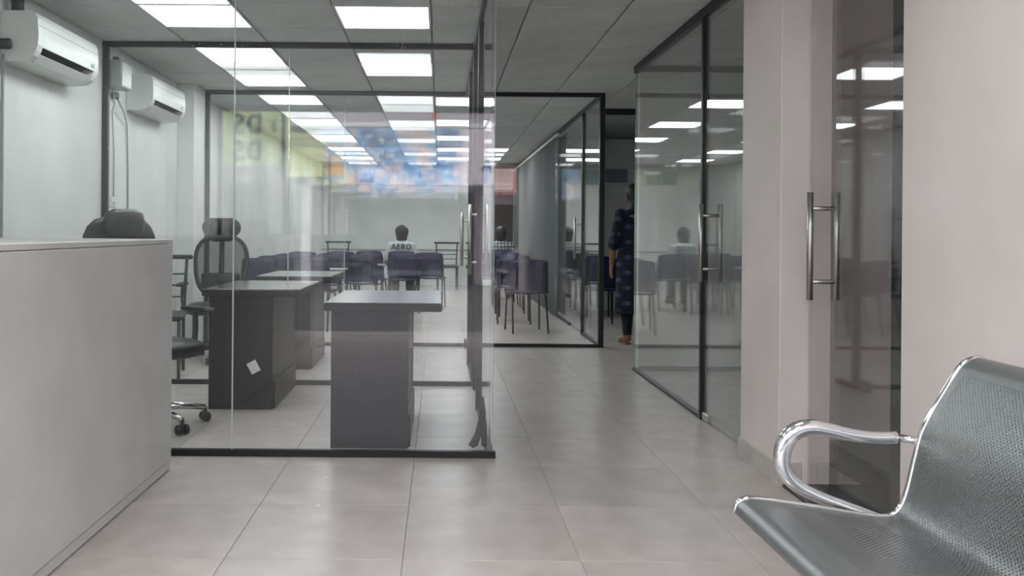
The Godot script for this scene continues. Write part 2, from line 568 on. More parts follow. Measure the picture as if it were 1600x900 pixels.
func make_partitions():
	var top := CEIL - 0.045
	# first partition, facing the lobby
	var a := structure("wall_glass_lobby", "nearest frameless glass partition with a black bottom rail", "glass partition")
	slab(a, "bottom_rail", M.black, WL, XS + 0.028, 0.0, 0.034, ZA - 0.018, ZA + 0.018, 0.003)
	slab(a, "top_rail", M.black, WL, XS + 0.028, CEIL - 0.035, CEIL, ZA - 0.018, ZA + 0.018, 0.003)
	pane(a, WL + 0.002, -1.033, 0.034, CEIL - 0.035, ZA - 0.005, ZA + 0.005)
	pane(a, -1.027, XS + 0.012, 0.034, CEIL - 0.035, ZA - 0.005, ZA + 0.005)
	slab(a, "silicone_joint", M.joint, -1.033, -1.027, 0.034, CEIL - 0.035, ZA - 0.004, ZA + 0.004, 0.0)
	slab(a, "glass_edge", M.glass_edge, XS + 0.012, XS + 0.0145, 0.034, CEIL - 0.035, ZA - 0.005, ZA + 0.005, 0.0)
	# dried specks and wipe marks left on the new glass
	var rng := RandomNumberGenerator.new()
	rng.seed = 5
	var sp := begin(false)
	for k in 170:
		var cl := k % 3
		var px := -1.0 + rng.randfn(0.0, 0.16) + (0.28 if cl == 1 else 0.0)
		var py := 2.12 + rng.randfn(0.0, 0.08)
		if cl == 2:
			px = -0.12 + rng.randfn(0.0, 0.10)
			py = 2.20 + rng.randfn(0.0, 0.12)
		var rr := rng.randf_range(0.0006, 0.0024)
		var poly := PackedVector2Array()
		for q in 6:
			poly.append(Vector2(cos(TAU * q / 6.0), sin(TAU * q / 6.0)) * rr * rng.randf_range(0.7, 1.3))
		prism(sp, poly, 0.0, 0.0006, Transform3D(Basis.IDENTITY, P(clampf(px, WL + 0.1, XS - 0.02), clampf(py, 1.6, CEIL - 0.06), ZA - 0.0052)))
	for k in 9:
		var x0 := rng.randf_range(-0.22, 0.0)
		var y0 := rng.randf_range(2.12, 2.36)
		var dd := Vector3(rng.randf_range(-0.02, 0.03), rng.randf_range(-0.14, -0.05), 0)
		tube(sp, [P(x0, y0, ZA - 0.0056), P(x0, y0, ZA - 0.0056) + dd * 0.5 + Vector3(0.004, 0, 0), P(x0, y0, ZA - 0.0056) + dd], 0.0005, 4)
	tag(put(sp, "dried_specks", M.paper, a), "", "", "", "stuff")
	# corridor side of the two small offices
	var s := structure("wall_glass_offices", "glass side of the small offices along the corridor with black posts", "glass partition")
	slab(s, "bottom_rail", M.black, XS - 0.018, XS + 0.018, 0.0, 0.034, ZA + 0.018, 5.515, 0.003)
	slab(s, "bottom_rail", M.black, XS - 0.018, XS + 0.018, 0.0, 0.034, 6.42, 7.32, 0.003)
	slab(s, "top_rail", M.black, XS - 0.018, XS + 0.018, CEIL - 0.035, CEIL, ZA + 0.018, ZC - 0.02, 0.003)
	for z in [5.54, ZB, 7.35]:
		slab(s, "post", M.black, XS - 0.024, XS + 0.024, 0.0, CEIL - 0.035, z - 0.025, z + 0.025, 0.003)
	pane(s, XS - 0.005, XS + 0.005, 0.034, CEIL - 0.035, ZA + 0.007, 5.514)
	pane(s, XS - 0.005, XS + 0.005, 0.034, CEIL - 0.035, 6.426, 7.324)
	var d1 := structure("door_1", "frameless glass door of the front office with a steel pull handle", "door")
	pane(d1, XS - 0.006, XS + 0.006, 0.012, CEIL - 0.045, 5.575, 6.365)
	slab(d1, "bottom_patch", M.black, XS - 0.016, XS + 0.016, 0.006, 0.09, 6.2, 6.365, 0.003)
	pull_handle(d1, P(XS, 1.075, 5.80), 1)
	var d2 := structure("door_2", "frameless glass door of the second office with a steel pull handle", "door")
	pane(d2, XS - 0.006, XS + 0.006, 0.012, CEIL - 0.045, 7.385, 8.56)
	slab(d2, "bottom_patch", M.black, XS - 0.016, XS + 0.016, 0.006, 0.09, 8.4, 8.56, 0.003)
	pull_handle(d2, P(XS - 0.01, 1.06, 7.56), 1)
	# second partition
	var b := structure("wall_glass_between", "black framed glass partition between the two small offices", "glass partition")
	slab(b, "bottom_rail", M.black, WL + 0.04, XS - 0.024, 0.0, 0.034, ZB - 0.018, ZB + 0.018, 0.003)
	slab(b, "top_rail", M.black, WL + 0.04, XS - 0.024, CEIL - 0.04, CEIL, ZB - 0.018, ZB + 0.018, 0.003)
	slab(b, "post", M.black, WL, WL + 0.042, 0.0, CEIL, ZB - 0.02, ZB + 0.02, 0.003)
	pane(b, WL + 0.042, -1.113, 0.034, CEIL - 0.04, ZB - 0.005, ZB + 0.005)
	pane(b, -1.107, XS - 0.024, 0.034, CEIL - 0.04, ZB - 0.005, ZB + 0.005)
	slab(b, "silicone_joint", M.joint, -1.113, -1.107, 0.034, CEIL - 0.04, ZB - 0.004, ZB + 0.004, 0.0)
	# third partition: front of the classroom, reaching past the corridor
	var c := structure("wall_glass_classroom", "black framed glass front of the classroom with corner post", "glass partition")
	slab(c, "bottom_rail", M.black, -2.27, XC - 0.025, 0.0, 0.034, ZC - 0.018, ZC + 0.018, 0.003)
	slab(c, "top_rail", M.black, -2.27, XC - 0.025, CEIL - 0.04, CEIL, ZC - 0.018, ZC + 0.018, 0.003)
	slab(c, "post", M.black, -2.31, -2.268, 0.0, CEIL, ZC - 0.02, ZC + 0.02, 0.003)
	slab(c, "post", M.black, XC - 0.025, XC + 0.025, 0.0, CEIL, ZC - 0.025, ZC + 0.025, 0.003)
	for e in [[-2.268, -0.943], [-0.937, 0.297], [0.303, XC - 0.025]]:
		pane(c, e[0], e[1], 0.034, CEIL - 0.04, ZC - 0.005, ZC + 0.005)
	for x in [-0.94, 0.30]:
		slab(c, "silicone_joint", M.joint, x - 0.003, x + 0.003, 0.034, CEIL - 0.04, ZC - 0.004, ZC + 0.004, 0.0)
	# classroom side wall along the corridor's far branch
	var e := structure("wall_glass_classroom_side", "long glass side wall of the classroom with black rails", "glass partition")
	slab(e, "top_rail", M.black, XC - 0.018, XC + 0.018, CEIL - 0.05, CEIL, ZC + 0.025, ZEND, 0.003)
	for r in [[ZC + 0.025, 9.655], [10.625, ZEND]]:
		slab(e, "bottom_rail", M.black, XC - 0.018, XC + 0.018, 0.0, 0.034, r[0], r[1], 0.003)
	slab(e, "post", M.black, XC - 0.022, XC + 0.022, 0.0, CEIL - 0.05, 9.655, 9.70, 0.003)
	pane(e, XC - 0.005, XC + 0.005, 0.034, top, ZC + 0.025, 9.655)
	for r in [[10.60, 13.0], [13.006, 15.6], [15.606, ZEND]]:
		pane(e, XC - 0.005, XC + 0.005, 0.034, top, r[0], r[1])
	var d3 := structure("door_3", "glass door in the side of the classroom with steel pull handle", "door")
	pane(d3, XC - 0.006, XC + 0.006, 0.012, CEIL - 0.055, 9.705, 10.595)
	pull_handle(d3, P(XC, 1.06, 9.92), 1)
	# glass front of the dark room beyond
	var g := structure("wall_glass_far", "dark glass front of the unlit room at the corridor end", "glass partition")
	slab(g, "top_rail", M.black, XC + 0.025, 4.75, CEIL - 0.065, CEIL, 9.66, 9.70, 0.003)
	slab(g, "bottom_rail", M.black, 2.9, 4.75, 0.0, 0.034, 9.66, 9.70, 0.003)
	pane(g, 2.9, 4.75, 0.034, CEIL - 0.065, 9.675, 9.685)
	slab(g, "post", M.black, 2.86, 2.9, 0.0, CEIL - 0.065, 9.66, 9.70, 0.003)
	# unlit glass cabin on the other side of the corridor
	var k := structure("wall_glass_cabin", "glass front of the unlit cabin with black top rail and mullion", "glass partition")
	slab(k, "top_rail", M.black, XR - 0.022, XR + 0.022, CEIL - 0.06, CEIL, 4.42, 7.2, 0.003)
	slab(k, "bottom_rail", M.black, XR - 0.016, XR + 0.016, 0.0, 0.024, 5.34, 7.2, 0.003)
	slab(k, "post", M.black, XR - 0.02, XR + 0.02, 0.0, CEIL - 0.06, 5.30, 5.34, 0.003)
	pane(k, XR - 0.006, XR + 0.006, 0.024, CEIL - 0.06, 5.34, 7.198)
	slab(k, "glass_edge", M.glass_edge, XR - 0.006, XR + 0.006, 0.024, CEIL - 0.06, 7.198, 7.2, 0.0)
	var d4 := structure("door_4", "glass door of the unlit cabin with a long steel pull handle", "door")
	pane(d4, XR - 0.006, XR + 0.006, 0.012, CEIL - 0.065, 4.425, 5.295)
	slab(d4, "bottom_patch", M.steel, XR - 0.014, XR + 0.014, 0.006, 0.05, 5.17, 5.295, 0.003)
	pull_handle(d4, P(XR, 1.07, 5.19), 1)
	# glass door between column and wall
	var d5 := structure("door_5", "glass door beside the white column with a steel H handle", "door")
	pane(d5, 1.644, 1.656, 0.022, CEIL - 0.01, 3.09, 3.905)
	slab(d5, "hinge_stile", M.granite, 1.69, 1.72, 0.02, CEIL, 3.085, 3.285, 0.002)
	pull_handle(d5, P(1.65, 1.075, 3.775), 1)
	# shopfront behind the camera
	var f := structure("window_1", "black framed glazed shopfront towards the street", "shopfront")
	for x in [WL + 0.02, -1.75, 0.7, 1.6]:
		slab(f, "mullion", M.black, x - 0.02, x + 0.02, 0.0, CEIL, ZSHOP - 0.03, ZSHOP + 0.03, 0.003)
	slab(f, "top_rail", M.black, WL, 1.62, CEIL - 0.05, CEIL, ZSHOP - 0.025, ZSHOP + 0.025, 0.003)
	for r in [[WL + 0.04, -1.77], [0.72, 1.58]]:
		pane(f, r[0], r[1], 0.02, CEIL - 0.05, ZSHOP - 0.005, ZSHOP + 0.005)

# ------------------------------------------------------------------ ceiling lights
func make_lights():
	var where := [
		"over the reception counter", "over the middle of the lobby", "over the waiting bench side of the lobby", "by the shopfront on the counter side", "by the shopfront above the entrance", "by the shopfront on the bench side",
		"front half of the pair in the front office", "rear half of the pair in the front office", "over the desk nearest the glass",
		"first beyond the second partition, wall row", "just before the classroom partition, wall row", "alone in the corridor row of the second office"]
	var ord := ["first", "second", "third", "fourth", "fifth"]
	for k in 5: where.append("%s of the classroom's wall row" % ord[k])
	for k in 5: where.append("%s of the classroom's middle row" % ord[k])
	where.append("nearer of two in the classroom's corridor row")
	where.append("farther of two in the classroom's corridor row")
	for n in lights_at.size():
		var l = lights_at[n]
		var t := thing("ceiling_light", "square white led ceiling panel, " + where[n], "ceiling light", P(l[0], CEIL, l[1]), 0.0, "square led ceiling panels")
		var fr := begin(false)
		for e in [[Vector3(0.291, 0.006, 0), Vector3(0.016, 0.02, 0.598)], [Vector3(-0.291, 0.006, 0), Vector3(0.016, 0.02, 0.598)], [Vector3(0, 0.006, 0.291), Vector3(0.566, 0.02, 0.016)], [Vector3(0, 0.006, -0.291), Vector3(0.566, 0.02, 0.016)]]:
			cbox(fr, e[0], e[1], 0.002)
		put(fr, "frame", M.window_white, t)
		box(t, "diffuser", M.panel_lobby if l[1] < 3.0 else M.panel, Vector3(0, 0.006, 0), Vector3(0.564, 0.010, 0.564), 0.0)
		var lamp := AreaLight3D.new()
		lamp.name = "panel_lamp"
		t.add_child(lamp, true)
		lamp.position = Vector3(0, -0.006, 0)
		lamp.rotation_degrees.x = -90
		lamp.area_size = Vector2(0.56, 0.56)
		lamp.area_normalize_energy = true
		lamp.light_energy = PANEL_ENERGY * (1.45 if l[1] < 3.0 else 0.48 if l[1] < 8.6 else 1.02)
		lamp.light_color = Color(0.955, 0.99, 1.0)
		lamp.area_range = 30.0
		lamp.shadow_enabled = true

# ------------------------------------------------------------------ furniture of the lobby and offices
func make_desk(at: Vector3, label: String) -> Node3D:
	# origin: floor below the front edge of the top, at its left end; the desk runs away from the camera
	var t := thing("office_desk", label, "desk", at, 0.0, "dark office desks")
	box(t, "table_top", M.desk, Vector3(0.30, 0.735, -0.48), Vector3(0.60, 0.040, 0.96), 0.003)
	box(t, "top_laminate", M.desk_top, Vector3(0.30, 0.757, -0.48), Vector3(0.594, 0.004, 0.954), 0.001)
	box(t, "front_panel", M.desk, Vector3(0.230, 0.359, -0.069), Vector3(0.400, 0.712, 0.018), 0.002)
	box(t, "pedestal", M.desk, Vector3(0.230, 0.359, -0.485), Vector3(0.392, 0.700, 0.812), 0.002)
	box(t, "end_panel", M.desk, Vector3(0.230, 0.359, -0.901), Vector3(0.400, 0.712, 0.018), 0.002)
	box(t, "plinth_board", M.desk, Vector3(0.432, 0.085, -0.50), Vector3(0.016, 0.165, 0.80), 0.002)
	box(t, "cable_cover", M.plastic_black, Vector3(0.15, 0.40, -0.056), Vector3(0.03, 0.012, 0.008), 0.002)
	return t

func office_chair(at: Vector3, turn: float, label: String, padded: bool) -> Node3D:
	# faces +z in its own axes (towards the camera when turn is 0)
	var t := thing("office_chair", label, "office chair", at, turn, "office swivel chairs")
	for k in 5:
		var a := TAU * k / 5.0 + 0.35
		var d := Vector3(cos(a), 0, sin(a))
		var st := begin()
		tube(st, [Vector3(0, 0.115, 0), d * 0.16 + Vector3(0, 0.105, 0), d * 0.31 + Vector3(0, 0.082, 0)], [0.028, 0.022, 0.015], 8)
		put(st, "base_arm", M.chrome if padded else M.plastic_black, t)
		var c := begin()
		var sd := Vector3(-d.z, 0, d.x)
		for s in [-1.0, 1.0]:
			tube(c, [d * 0.31 + sd * 0.012 * s + Vector3(0, 0.03, 0), d * 0.31 + sd * 0.030 * s + Vector3(0, 0.03, 0)], 0.029, 12)
		tube(c, [d * 0.31 + Vector3(0, 0.03, 0), d * 0.31 + Vector3(0, 0.085, 0)], 0.011, 8)
		put(c, "caster", M.plastic_black, t)
	var g := begin()
	lathe(g, [Vector2(0.035, 0.09), Vector2(0.035, 0.22), Vector2(0.018, 0.225), Vector2(0.018, 0.40)], 12)
	put(g, "gas_column", M.plastic_black, t)
	# seat cushion
	var se := begin()
	var rings := []
	for e in [[0.80, 0.40], [0.97, 0.415], [1.0, 0.45], [0.97, 0.475], [0.85, 0.49]]:
		var ring := PackedVector3Array()
		for k in 28:
			var a := TAU * k / 28.0
			var q := pow(pow(absf(cos(a)), 3.5) + pow(absf(sin(a)), 3.5), -1.0 / 3.5)
			ring.append(Vector3(cos(a) * q * 0.25 * e[0], e[1], sin(a) * q * 0.245 * e[0] + 0.02))
		rings.append(ring)
	loft(se, rings)
	put(se, "seat", M.leather, t)
	for s in [-1.0, 1.0]:
		var ar := begin()
		tube(ar, [Vector3(0.20 * s, 0.41, 0.02), Vector3(0.275 * s, 0.42, 0.02), Vector3(0.285 * s, 0.55, 0.015), Vector3(0.285 * s, 0.64, 0.01)], 0.017, 8)
		var am := put(ar, "armrest", M.plastic_black, t)
		box(am, "arm_pad", M.plastic_black, Vector3(0.285 * s, 0.655, 0.03), Vector3(0.075, 0.028, 0.25), 0.011)
	var bk := func(y: float) -> float:   # how far back the backrest is at a height
		return -0.20 - 0.10 * (y - 0.5) / 0.6 - 0.05 * sin((y - 0.5) * 4.0)
	var sp := begin()
	tube(sp, [Vector3(0, 0.43, -0.05), Vector3(0, 0.42, -0.26), Vector3(0, 0.55, bk.call(0.55) - 0.05), Vector3(0, 0.80, bk.call(0.80) - 0.03), Vector3(0, 1.05, bk.call(1.05) - 0.03)], 0.024, 8)
	put(sp, "spine", M.plastic_black, t)
	if padded:
		var st := begin()
		var rr := []
		for e in [[0.52, 0.17, 0.03], [0.56, 0.205, 0.045], [0.70, 0.235, 0.055], [0.85, 0.25, 0.055], [1.0, 0.25, 0.055], [1.09, 0.235, 0.055], [1.14, 0.21, 0.055], [1.18, 0.165, 0.055], [1.20, 0.10, 0.045], [1.21, 0.04, 0.02]]:
			var ring := PackedVector3Array()
			for k in 24:
				var a := TAU * k / 24.0
				ring.append(Vector3(cos(a) * e[1], e[0], bk.call(e[0]) + sin(a) * e[2] * (1.0 if sin(a) < 0.0 else 0.75)))
			rr.append(ring)
		loft(st, rr)
		put(st, "backrest", M.leather, t)
		var hr := begin()
		var hp := []
		for e in [[1.08, 0.09, 0.03], [1.11, 0.125, 0.05], [1.17, 0.135, 0.055], [1.22, 0.12, 0.05], [1.243, 0.07, 0.03]]:
			var ring := PackedVector3Array()
			for k in 20:
				var a := TAU * k / 20.0
				ring.append(Vector3(cos(a) * e[1], e[0], bk.call(1.12) + 0.045 + sin(a) * e[2]))
			hp.append(ring)
		loft(hr, hp)
		put(hr, "headrest", M.leather, t)
	else:
		var ring := []
		for k in 41:
			var a := TAU * k / 40.0
			var q := pow(pow(absf(cos(a)), 2.6) + pow(absf(sin(a)), 2.6), -1.0 / 2.6)
			var y := 0.80 + sin(a) * q * 0.27
			ring.append(Vector3(cos(a) * q * (0.225 + 0.02 * sin(a)), y, bk.call(y)))
		var st := begin()
		tube(st, ring, 0.019, 8, false)
		put(st, "back_frame", M.plastic_black, t)
		var me := begin()
		for k in 40:
			var a: Vector3 = ring[k]
			var b: Vector3 = ring[k + 1]
			var c := Vector3(0, 0.80, bk.call(0.80) - 0.02)
			tri(me, a, b, c, Vector3(0, 0, 1))
		put(me, "back_mesh", M.mesh_fabric, t)
		var lu := begin()
		cbox(lu, Vector3(0, 0.66, bk.call(0.66) - 0.012), Vector3(0.34, 0.16, 0.03), 0.012)
		put(lu, "lumbar_support", M.plastic_black, t)
		var hr := begin()
		var hz: float = bk.call(1.1) + 0.03
		net(hr, [[Vector3(-0.085, 1.145, hz), Vector3(0.085, 1.145, hz), 0.088, 0.088, 1.0, 0.45], [Vector3(-0.07, 1.07, hz - 0.005), Vector3(0.07, 1.07, hz - 0.005), 0.05, 0.05, 1.0, 0.5]], 0.03, 0.01)
		put(hr, "headrest", M.leather, t)
	return t

func cafe_chair(at: Vector3, turn: float, label: String) -> Node3D:
	# black steel ladder-back chair, faces +z
	var t := thing("ladder_back_chair", label, "chair", at, turn, "black ladder-back chairs")
	for s in [-1.0, 1.0]:
		var b := begin()
		tube(b, [Vector3(0.185 * s, 0, -0.20), Vector3(0.185 * s, 0.44, -0.185), Vector3(0.195 * s, 0.66, -0.205), Vector3(0.205 * s, 0.90, -0.25)], 0.013, 8)
		put(b, "leg", M.leg_dark, t)
		var f := begin()
		tube(f, [Vector3(0.185 * s, 0, 0.20), Vector3(0.185 * s, 0.43, 0.185)], 0.013, 8)
		put(f, "leg", M.leg_dark, t)
		var sd := begin()
		tube(sd, [Vector3(0.185 * s, 0.18, -0.19), Vector3(0.185 * s, 0.18, 0.19)], 0.008, 6)
		put(sd, "stretcher", M.leg_dark, t)
	box(t, "top_rail", M.leg_dark, Vector3(0, 0.905, -0.252), Vector3(0.50, 0.035, 0.025), 0.008)
	for y in [0.59, 0.68, 0.77]:
		var r := begin()
		var z: float = -0.205 - (y - 0.66) * 0.19
		tube(r, [Vector3(-0.195, y, z), Vector3(0.195, y, z)], 0.008, 6)
		put(r, "rung", M.leg_dark, t)
	box(t, "seat", M.leather, Vector3(0, 0.455, 0.0), Vector3(0.42, 0.05, 0.42), 0.018)
	return t

func make_furniture():
	# reception counter
	var c := thing("reception_counter", "tall white laminate reception counter with flush plinth", "counter", P(-1.25, 0, 4.10))
	box(c, "body", M.counter, Vector3(-0.44, 0.555, 1.45), Vector3(0.88, 1.004, 2.90), 0.003)
	box(c, "counter_top", M.counter, Vector3(-0.44, 1.070, 1.45), Vector3(0.88, 0.022, 2.90), 0.003)
	box(c, "plinth", M.counter, Vector3(-0.443, 0.027, 1.447), Vector3(0.874, 0.042, 2.894), 0.003)
	# three desks
	make_desk(P(-1.475, 0, 5.43), "dark office desk with a paper note stuck on its front panel")
	make_desk(P(-1.475, 0, 7.02), "dark office desk in the second office, behind the desk with the note")
	make_desk(P(-0.59, 0, 4.47), "dark office desk nearest the glass, standing alone by the corridor")
	var note := begin(false)
	cbox(note, Vector3.ZERO, Vector3(0.062, 0.074, 0.0008), 0.0002)
	var nt := put(note, "paper_note", M.paper, self, P(-1.162, 0.268, 5.4885))
	nt.rotation.z = 0.5
	tag(nt, "small white paper note stuck askew on a desk front", "note")
	var k := 0
	for e in [[-0.51, 3.98, 0.012, "white paper crumb on the floor tile, nearest the glass"], [-0.525, 3.83, 0.009, "white paper crumb on the floor tile, between two others"], [-0.49, 3.58, 0.010, "white paper crumb on the floor tile, farthest from the glass"]]:
		var cr := begin(false)
		var ring := PackedVector2Array()
		for q in 7:
			ring.append(Vector2(cos(TAU * q / 7.0), sin(TAU * q / 7.0)) * e[2] * (0.7 + 0.3 * ((q * 3 + k) % 4) / 3.0))
		prism(cr, ring, 0.0, 0.003, Transform3D(Basis(Vector3.RIGHT, -PI / 2), Vector3.ZERO))
		tag(put(cr, "paper_scrap", M.paper, self, P(e[0], 0.0012, e[1])), e[3], "scrap", "paper crumbs on the floor")
		k += 1
	# torn strip of film at the foot of the glass corner
	var fm := begin()
	for e in [[[0.215, 0.29], [0.225, 0.20], [0.205, 0.10], [0.175, 0.036]], [[0.222, 0.22], [0.232, 0.13], [0.236, 0.08], [0.241, 0.036]]]:
		var rows := []
		for q in e.size():
			var hw: float = 0.012 + 0.004 * q
			rows.append([P(e[q][0] - hw, e[q][1], ZA + 0.10 + 0.008 * (q % 2)), P(e[q][0], e[q][1] - 0.01, ZA + 0.085), P(minf(e[q][0] + hw, 0.246), e[q][1], ZA + 0.10 + 0.006 * (q % 3))])
		sheet(fm, rows, Vector3(0, 0, -0.0008))
	tag(put(fm, "torn_film", M.film, self), "torn strip of dark protective film at the foot of the glass corner", "film")
	# chairs
	office_chair(P(-1.64, 0, 5.0), 0.9, "black padded office chair with chrome base behind the reception counter", true)
	office_chair(P(-1.935, 0, 7.60), 0.12, "black mesh-back office chair with headrest in the second office", false)
	cafe_chair(P(-2.19, 0, 6.78), 0.2, "black ladder-back chair by the wall, half hidden by the reception counter")

# ------------------------------------------------------------------ things on the left wall
func air_conditioner(z: float, y: float, label: String):
	# origin at the wall, middle of the unit; length runs along depth
	var t := thing("air_conditioner", label, "air conditioner", P(WL, y, z), 0.0, "split air conditioners on the wall")
	var h := 0.285
	var full := PackedVector2Array([Vector2(0.002, 0.0), Vector2(0.002, h), Vector2(0.165, h), Vector2(0.195, h - 0.012), Vector2(0.208, h - 0.04), Vector2(0.214, 0.15), Vector2(0.21, 0.095), Vector2(0.20, 0.062), Vector2(0.183, 0.035), Vector2(0.155, 0.014), Vector2(0.12, 0.004), Vector2(0.06, 0.0)])
	var cut := PackedVector2Array([Vector2(0.002, 0.0), Vector2(0.002, h), Vector2(0.165, h), Vector2(0.195, h - 0.012), Vector2(0.208, h - 0.04), Vector2(0.214, 0.15), Vector2(0.2095, 0.09), Vector2(0.15, 0.10), Vector2(0.10, 0.06), Vector2(0.135, 0.008), Vector2(0.12, 0.004), Vector2(0.06, 0.0)])
	var body := begin(false)
	prism(body, cut, -0.365, 0.365)
	put(body, "body", M.ac_white, t)
	for s in [-1.0, 1.0]:
		var e := begin(false)
		prism(e, full, 0.366 * s, 0.43 * s)
		put(e, "end_cap", M.ac_white, t)
	var slot := begin(false)
	quad(slot, Vector3(0.203, 0.0895, -0.364), Vector3(0.203, 0.0895, 0.364), Vector3(0.149, 0.0985, 0.364), Vector3(0.149, 0.0985, -0.364), Vector3(0, -1, 0))
	quad(slot, Vector3(0.149, 0.0985, -0.364), Vector3(0.149, 0.0985, 0.364), Vector3(0.102, 0.061, 0.364), Vector3(0.102, 0.061, -0.364), Vector3(1, -1, 0))
	quad(slot, Vector3(0.102, 0.061, -0.364), Vector3(0.102, 0.061, 0.364), Vector3(0.132, 0.012, 0.364), Vector3(0.132, 0.012, -0.364), Vector3(1, 0.5, 0))
	put(slot, "air_outlet", M.dark_slot, t)
	var fl := begin(false)
	prism(fl, PackedVector2Array([Vector2(0.142, 0.004), Vector2(0.150, 0.008), Vector2(0.190, 0.050), Vector2(0.186, 0.054), Vector2(0.146, 0.014)]), -0.355, 0.355)
	put(fl, "flap", M.ac_white, t)
	var ln := begin(false)
	cbox(ln, Vector3(0.209, 0.205, 0.0), Vector3(0.006, 0.003, 0.85), 0.001)
	put(ln, "panel_seam", M.grey_box, t)
	box(t, "display", M.grey_box, Vector3(0.213, 0.12, -0.34), Vector3(0.004, 0.025, 0.05), 0.001)

func cable(pts: Array, r: float, m: Material, called: String, label: String):
	var st := begin()
	tube(st, pts, r, 6)
	tag(put(st, called, m, self), label, "cable")

func make_wall_things():
	air_conditioner(5.335, 2.06, "white split air conditioner in the front office, nearer of the two")
	air_conditioner(7.30, 2.06, "white split air conditioner in the second office, farther of the two")
	var v := thing("voltage_stabilizer", "pale grey stabilizer box beside the farther air conditioner", "electrical box", P(WL, 2.17, 6.54))
	box(v, "case", M.grey_box, Vector3(0.061, 0.10, 0), Vector3(0.118, 0.20, 0.22), 0.006)
	box(v, "face_plate", M.ac_white, Vector3(0.122, 0.10, 0), Vector3(0.004, 0.17, 0.19), 0.001)
	box(v, "bracket", M.plastic_black, Vector3(0.02, 0.225, -0.06), Vector3(0.036, 0.05, 0.05), 0.004)
	box(v, "plug", M.plastic_black, Vector3(0.026, -0.045, -0.03), Vector3(0.045, 0.05, 0.05), 0.006)
	cable([P(WL + 0.03, 2.11, 6.60), P(WL + 0.05, 2.02, 6.68), P(WL + 0.012, 1.94, 6.86), P(WL + 0.008, 1.6, 6.90), P(WL + 0.008, 0.9, 6.91)], 0.007, M.cable, "power_cable", "grey cable hanging down the wall below the stabilizer box")
	cable([P(WL + 0.05, 2.164, 6.47), P(WL + 0.06, 2.05, 6.47), P(WL + 0.03, 2.0, 6.50), P(WL + 0.012, 1.7, 6.59), P(WL + 0.008, 1.37, 6.60)], 0.005, M.cable, "thin_cable", "thinner cable looping from the stabilizer box down to the socket")
	cable([P(WL + 0.02, 2.10, 4.90), P(WL + 0.012, 1.8, 4.91), P(WL + 0.012, 1.3, 4.91), P(WL + 0.012, 0.6, 4.90)], 0.009, M.cable, "drain_hose", "pale drain hose under the nearer air conditioner")
	var pe := begin()
	tube(pe, [P(WL + 0.004, 2.15, 4.87), P(WL + 0.07, 2.15, 4.87)], 0.03, 14)
	tag(put(pe, "pipe_sleeve", M.plastic_black, self), "black pipe sleeve on the wall beside the nearer air conditioner", "pipe")
	var pb := begin()
	tube(pb, [P(WL + 0.06, 2.35, 4.98), P(WL + 0.06, 2.42, 4.98), P(WL + 0.02, 2.46, 5.0)], 0.035, 12)
	tag(put(pb, "pipe_bundle", M.plastic_black, self), "black insulated pipe above the nearer air conditioner", "pipe")
	var so := thing("wall_socket", "small white socket low on the wall beyond the second partition", "socket", P(WL, 1.33, 6.60))
	box(so, "plate", M.ac_white, Vector3(0.006, 0.0, 0), Vector3(0.010, 0.07, 0.11), 0.002)
	box(so, "switch", M.grey_box, Vector3(0.0125, -0.012, 0), Vector3(0.004, 0.02, 0.04), 0.001)

# ------------------------------------------------------------------ classroom
func student_chair(at: Vector3, turn: float, label: String, with_pad: bool) -> Node3D:
	# navy plastic shell on a dark tube frame, faces -z (away from the camera)
	var t := thing("student_chair", label, "chair", at, turn, "navy student chairs")
	var rows := []
	for i in 7:
		var u := i / 6.0
		var y := 0.47 + 0.355 * u
		var w := 0.215 - 0.02 * u * u
		var row := []
		for j in 7:
			var v := j / 6.0 * 2.0 - 1.0
			var yy := y - (0.02 * v * v * v * v if i == 6 else 0.0)
			row.append(Vector3(v * w, yy, 0.175 + 0.055 * u - 0.035 * v * v))
		rows.append(row)
	var b := begin()
	sheet(b, rows, Vector3(0, 0, 0.012))
	put(b, "backrest", M.navy, t)
	rows = []
	for i in 6:
		var u := i / 5.0
		var row := []
		for j in 6:
			var v := j / 5.0 * 2.0 - 1.0
			row.append(Vector3(v * 0.215, 0.435 + 0.012 * v * v + (0.02 * u * u if u < 0.9 else 0.0) - 0.018 * pow(1.0 - u, 4.0), -0.21 + 0.40 * u))
		rows.append(row)
	var s := begin()
	sheet(s, rows, Vector3(0, 0.014, 0))
	put(s, "seat", M.navy, t)
	for e in [-1.0, 1.0]:
		var f := begin()
		tube(f, [Vector3(0.20 * e, 0.0, -0.20), Vector3(0.19 * e, 0.40, -0.17), Vector3(0.19 * e, 0.425, -0.13), Vector3(0.19 * e, 0.428, 0.10), Vector3(0.19 * e, 0.41, 0.15), Vector3(0.20 * e, 0.0, 0.25)], 0.0115, 8)
		put(f, "leg_frame", M.leg_dark, t)
		var u := begin()
		tube(u, [Vector3(0.17 * e, 0.425, 0.12), Vector3(0.17 * e, 0.47, 0.18), Vector3(0.165 * e, 0.72, 0.226)], 0.010, 6)
		put(u, "back_tube", M.leg_dark, t)
	if with_pad:
		var a := begin()
		tube(a, [Vector3(0.20, 0.43, 0.05), Vector3(0.265, 0.45, 0.03), Vector3(0.275, 0.64, 0.0), Vector3(0.275, 0.665, -0.12)], 0.010, 6)
		put(a, "pad_arm", M.leg_dark, t)
		box(t, "writing_pad", M.pad, Vector3(0.20, 0.682, -0.10), Vector3(0.24, 0.018, 0.36), 0.006)
	return t

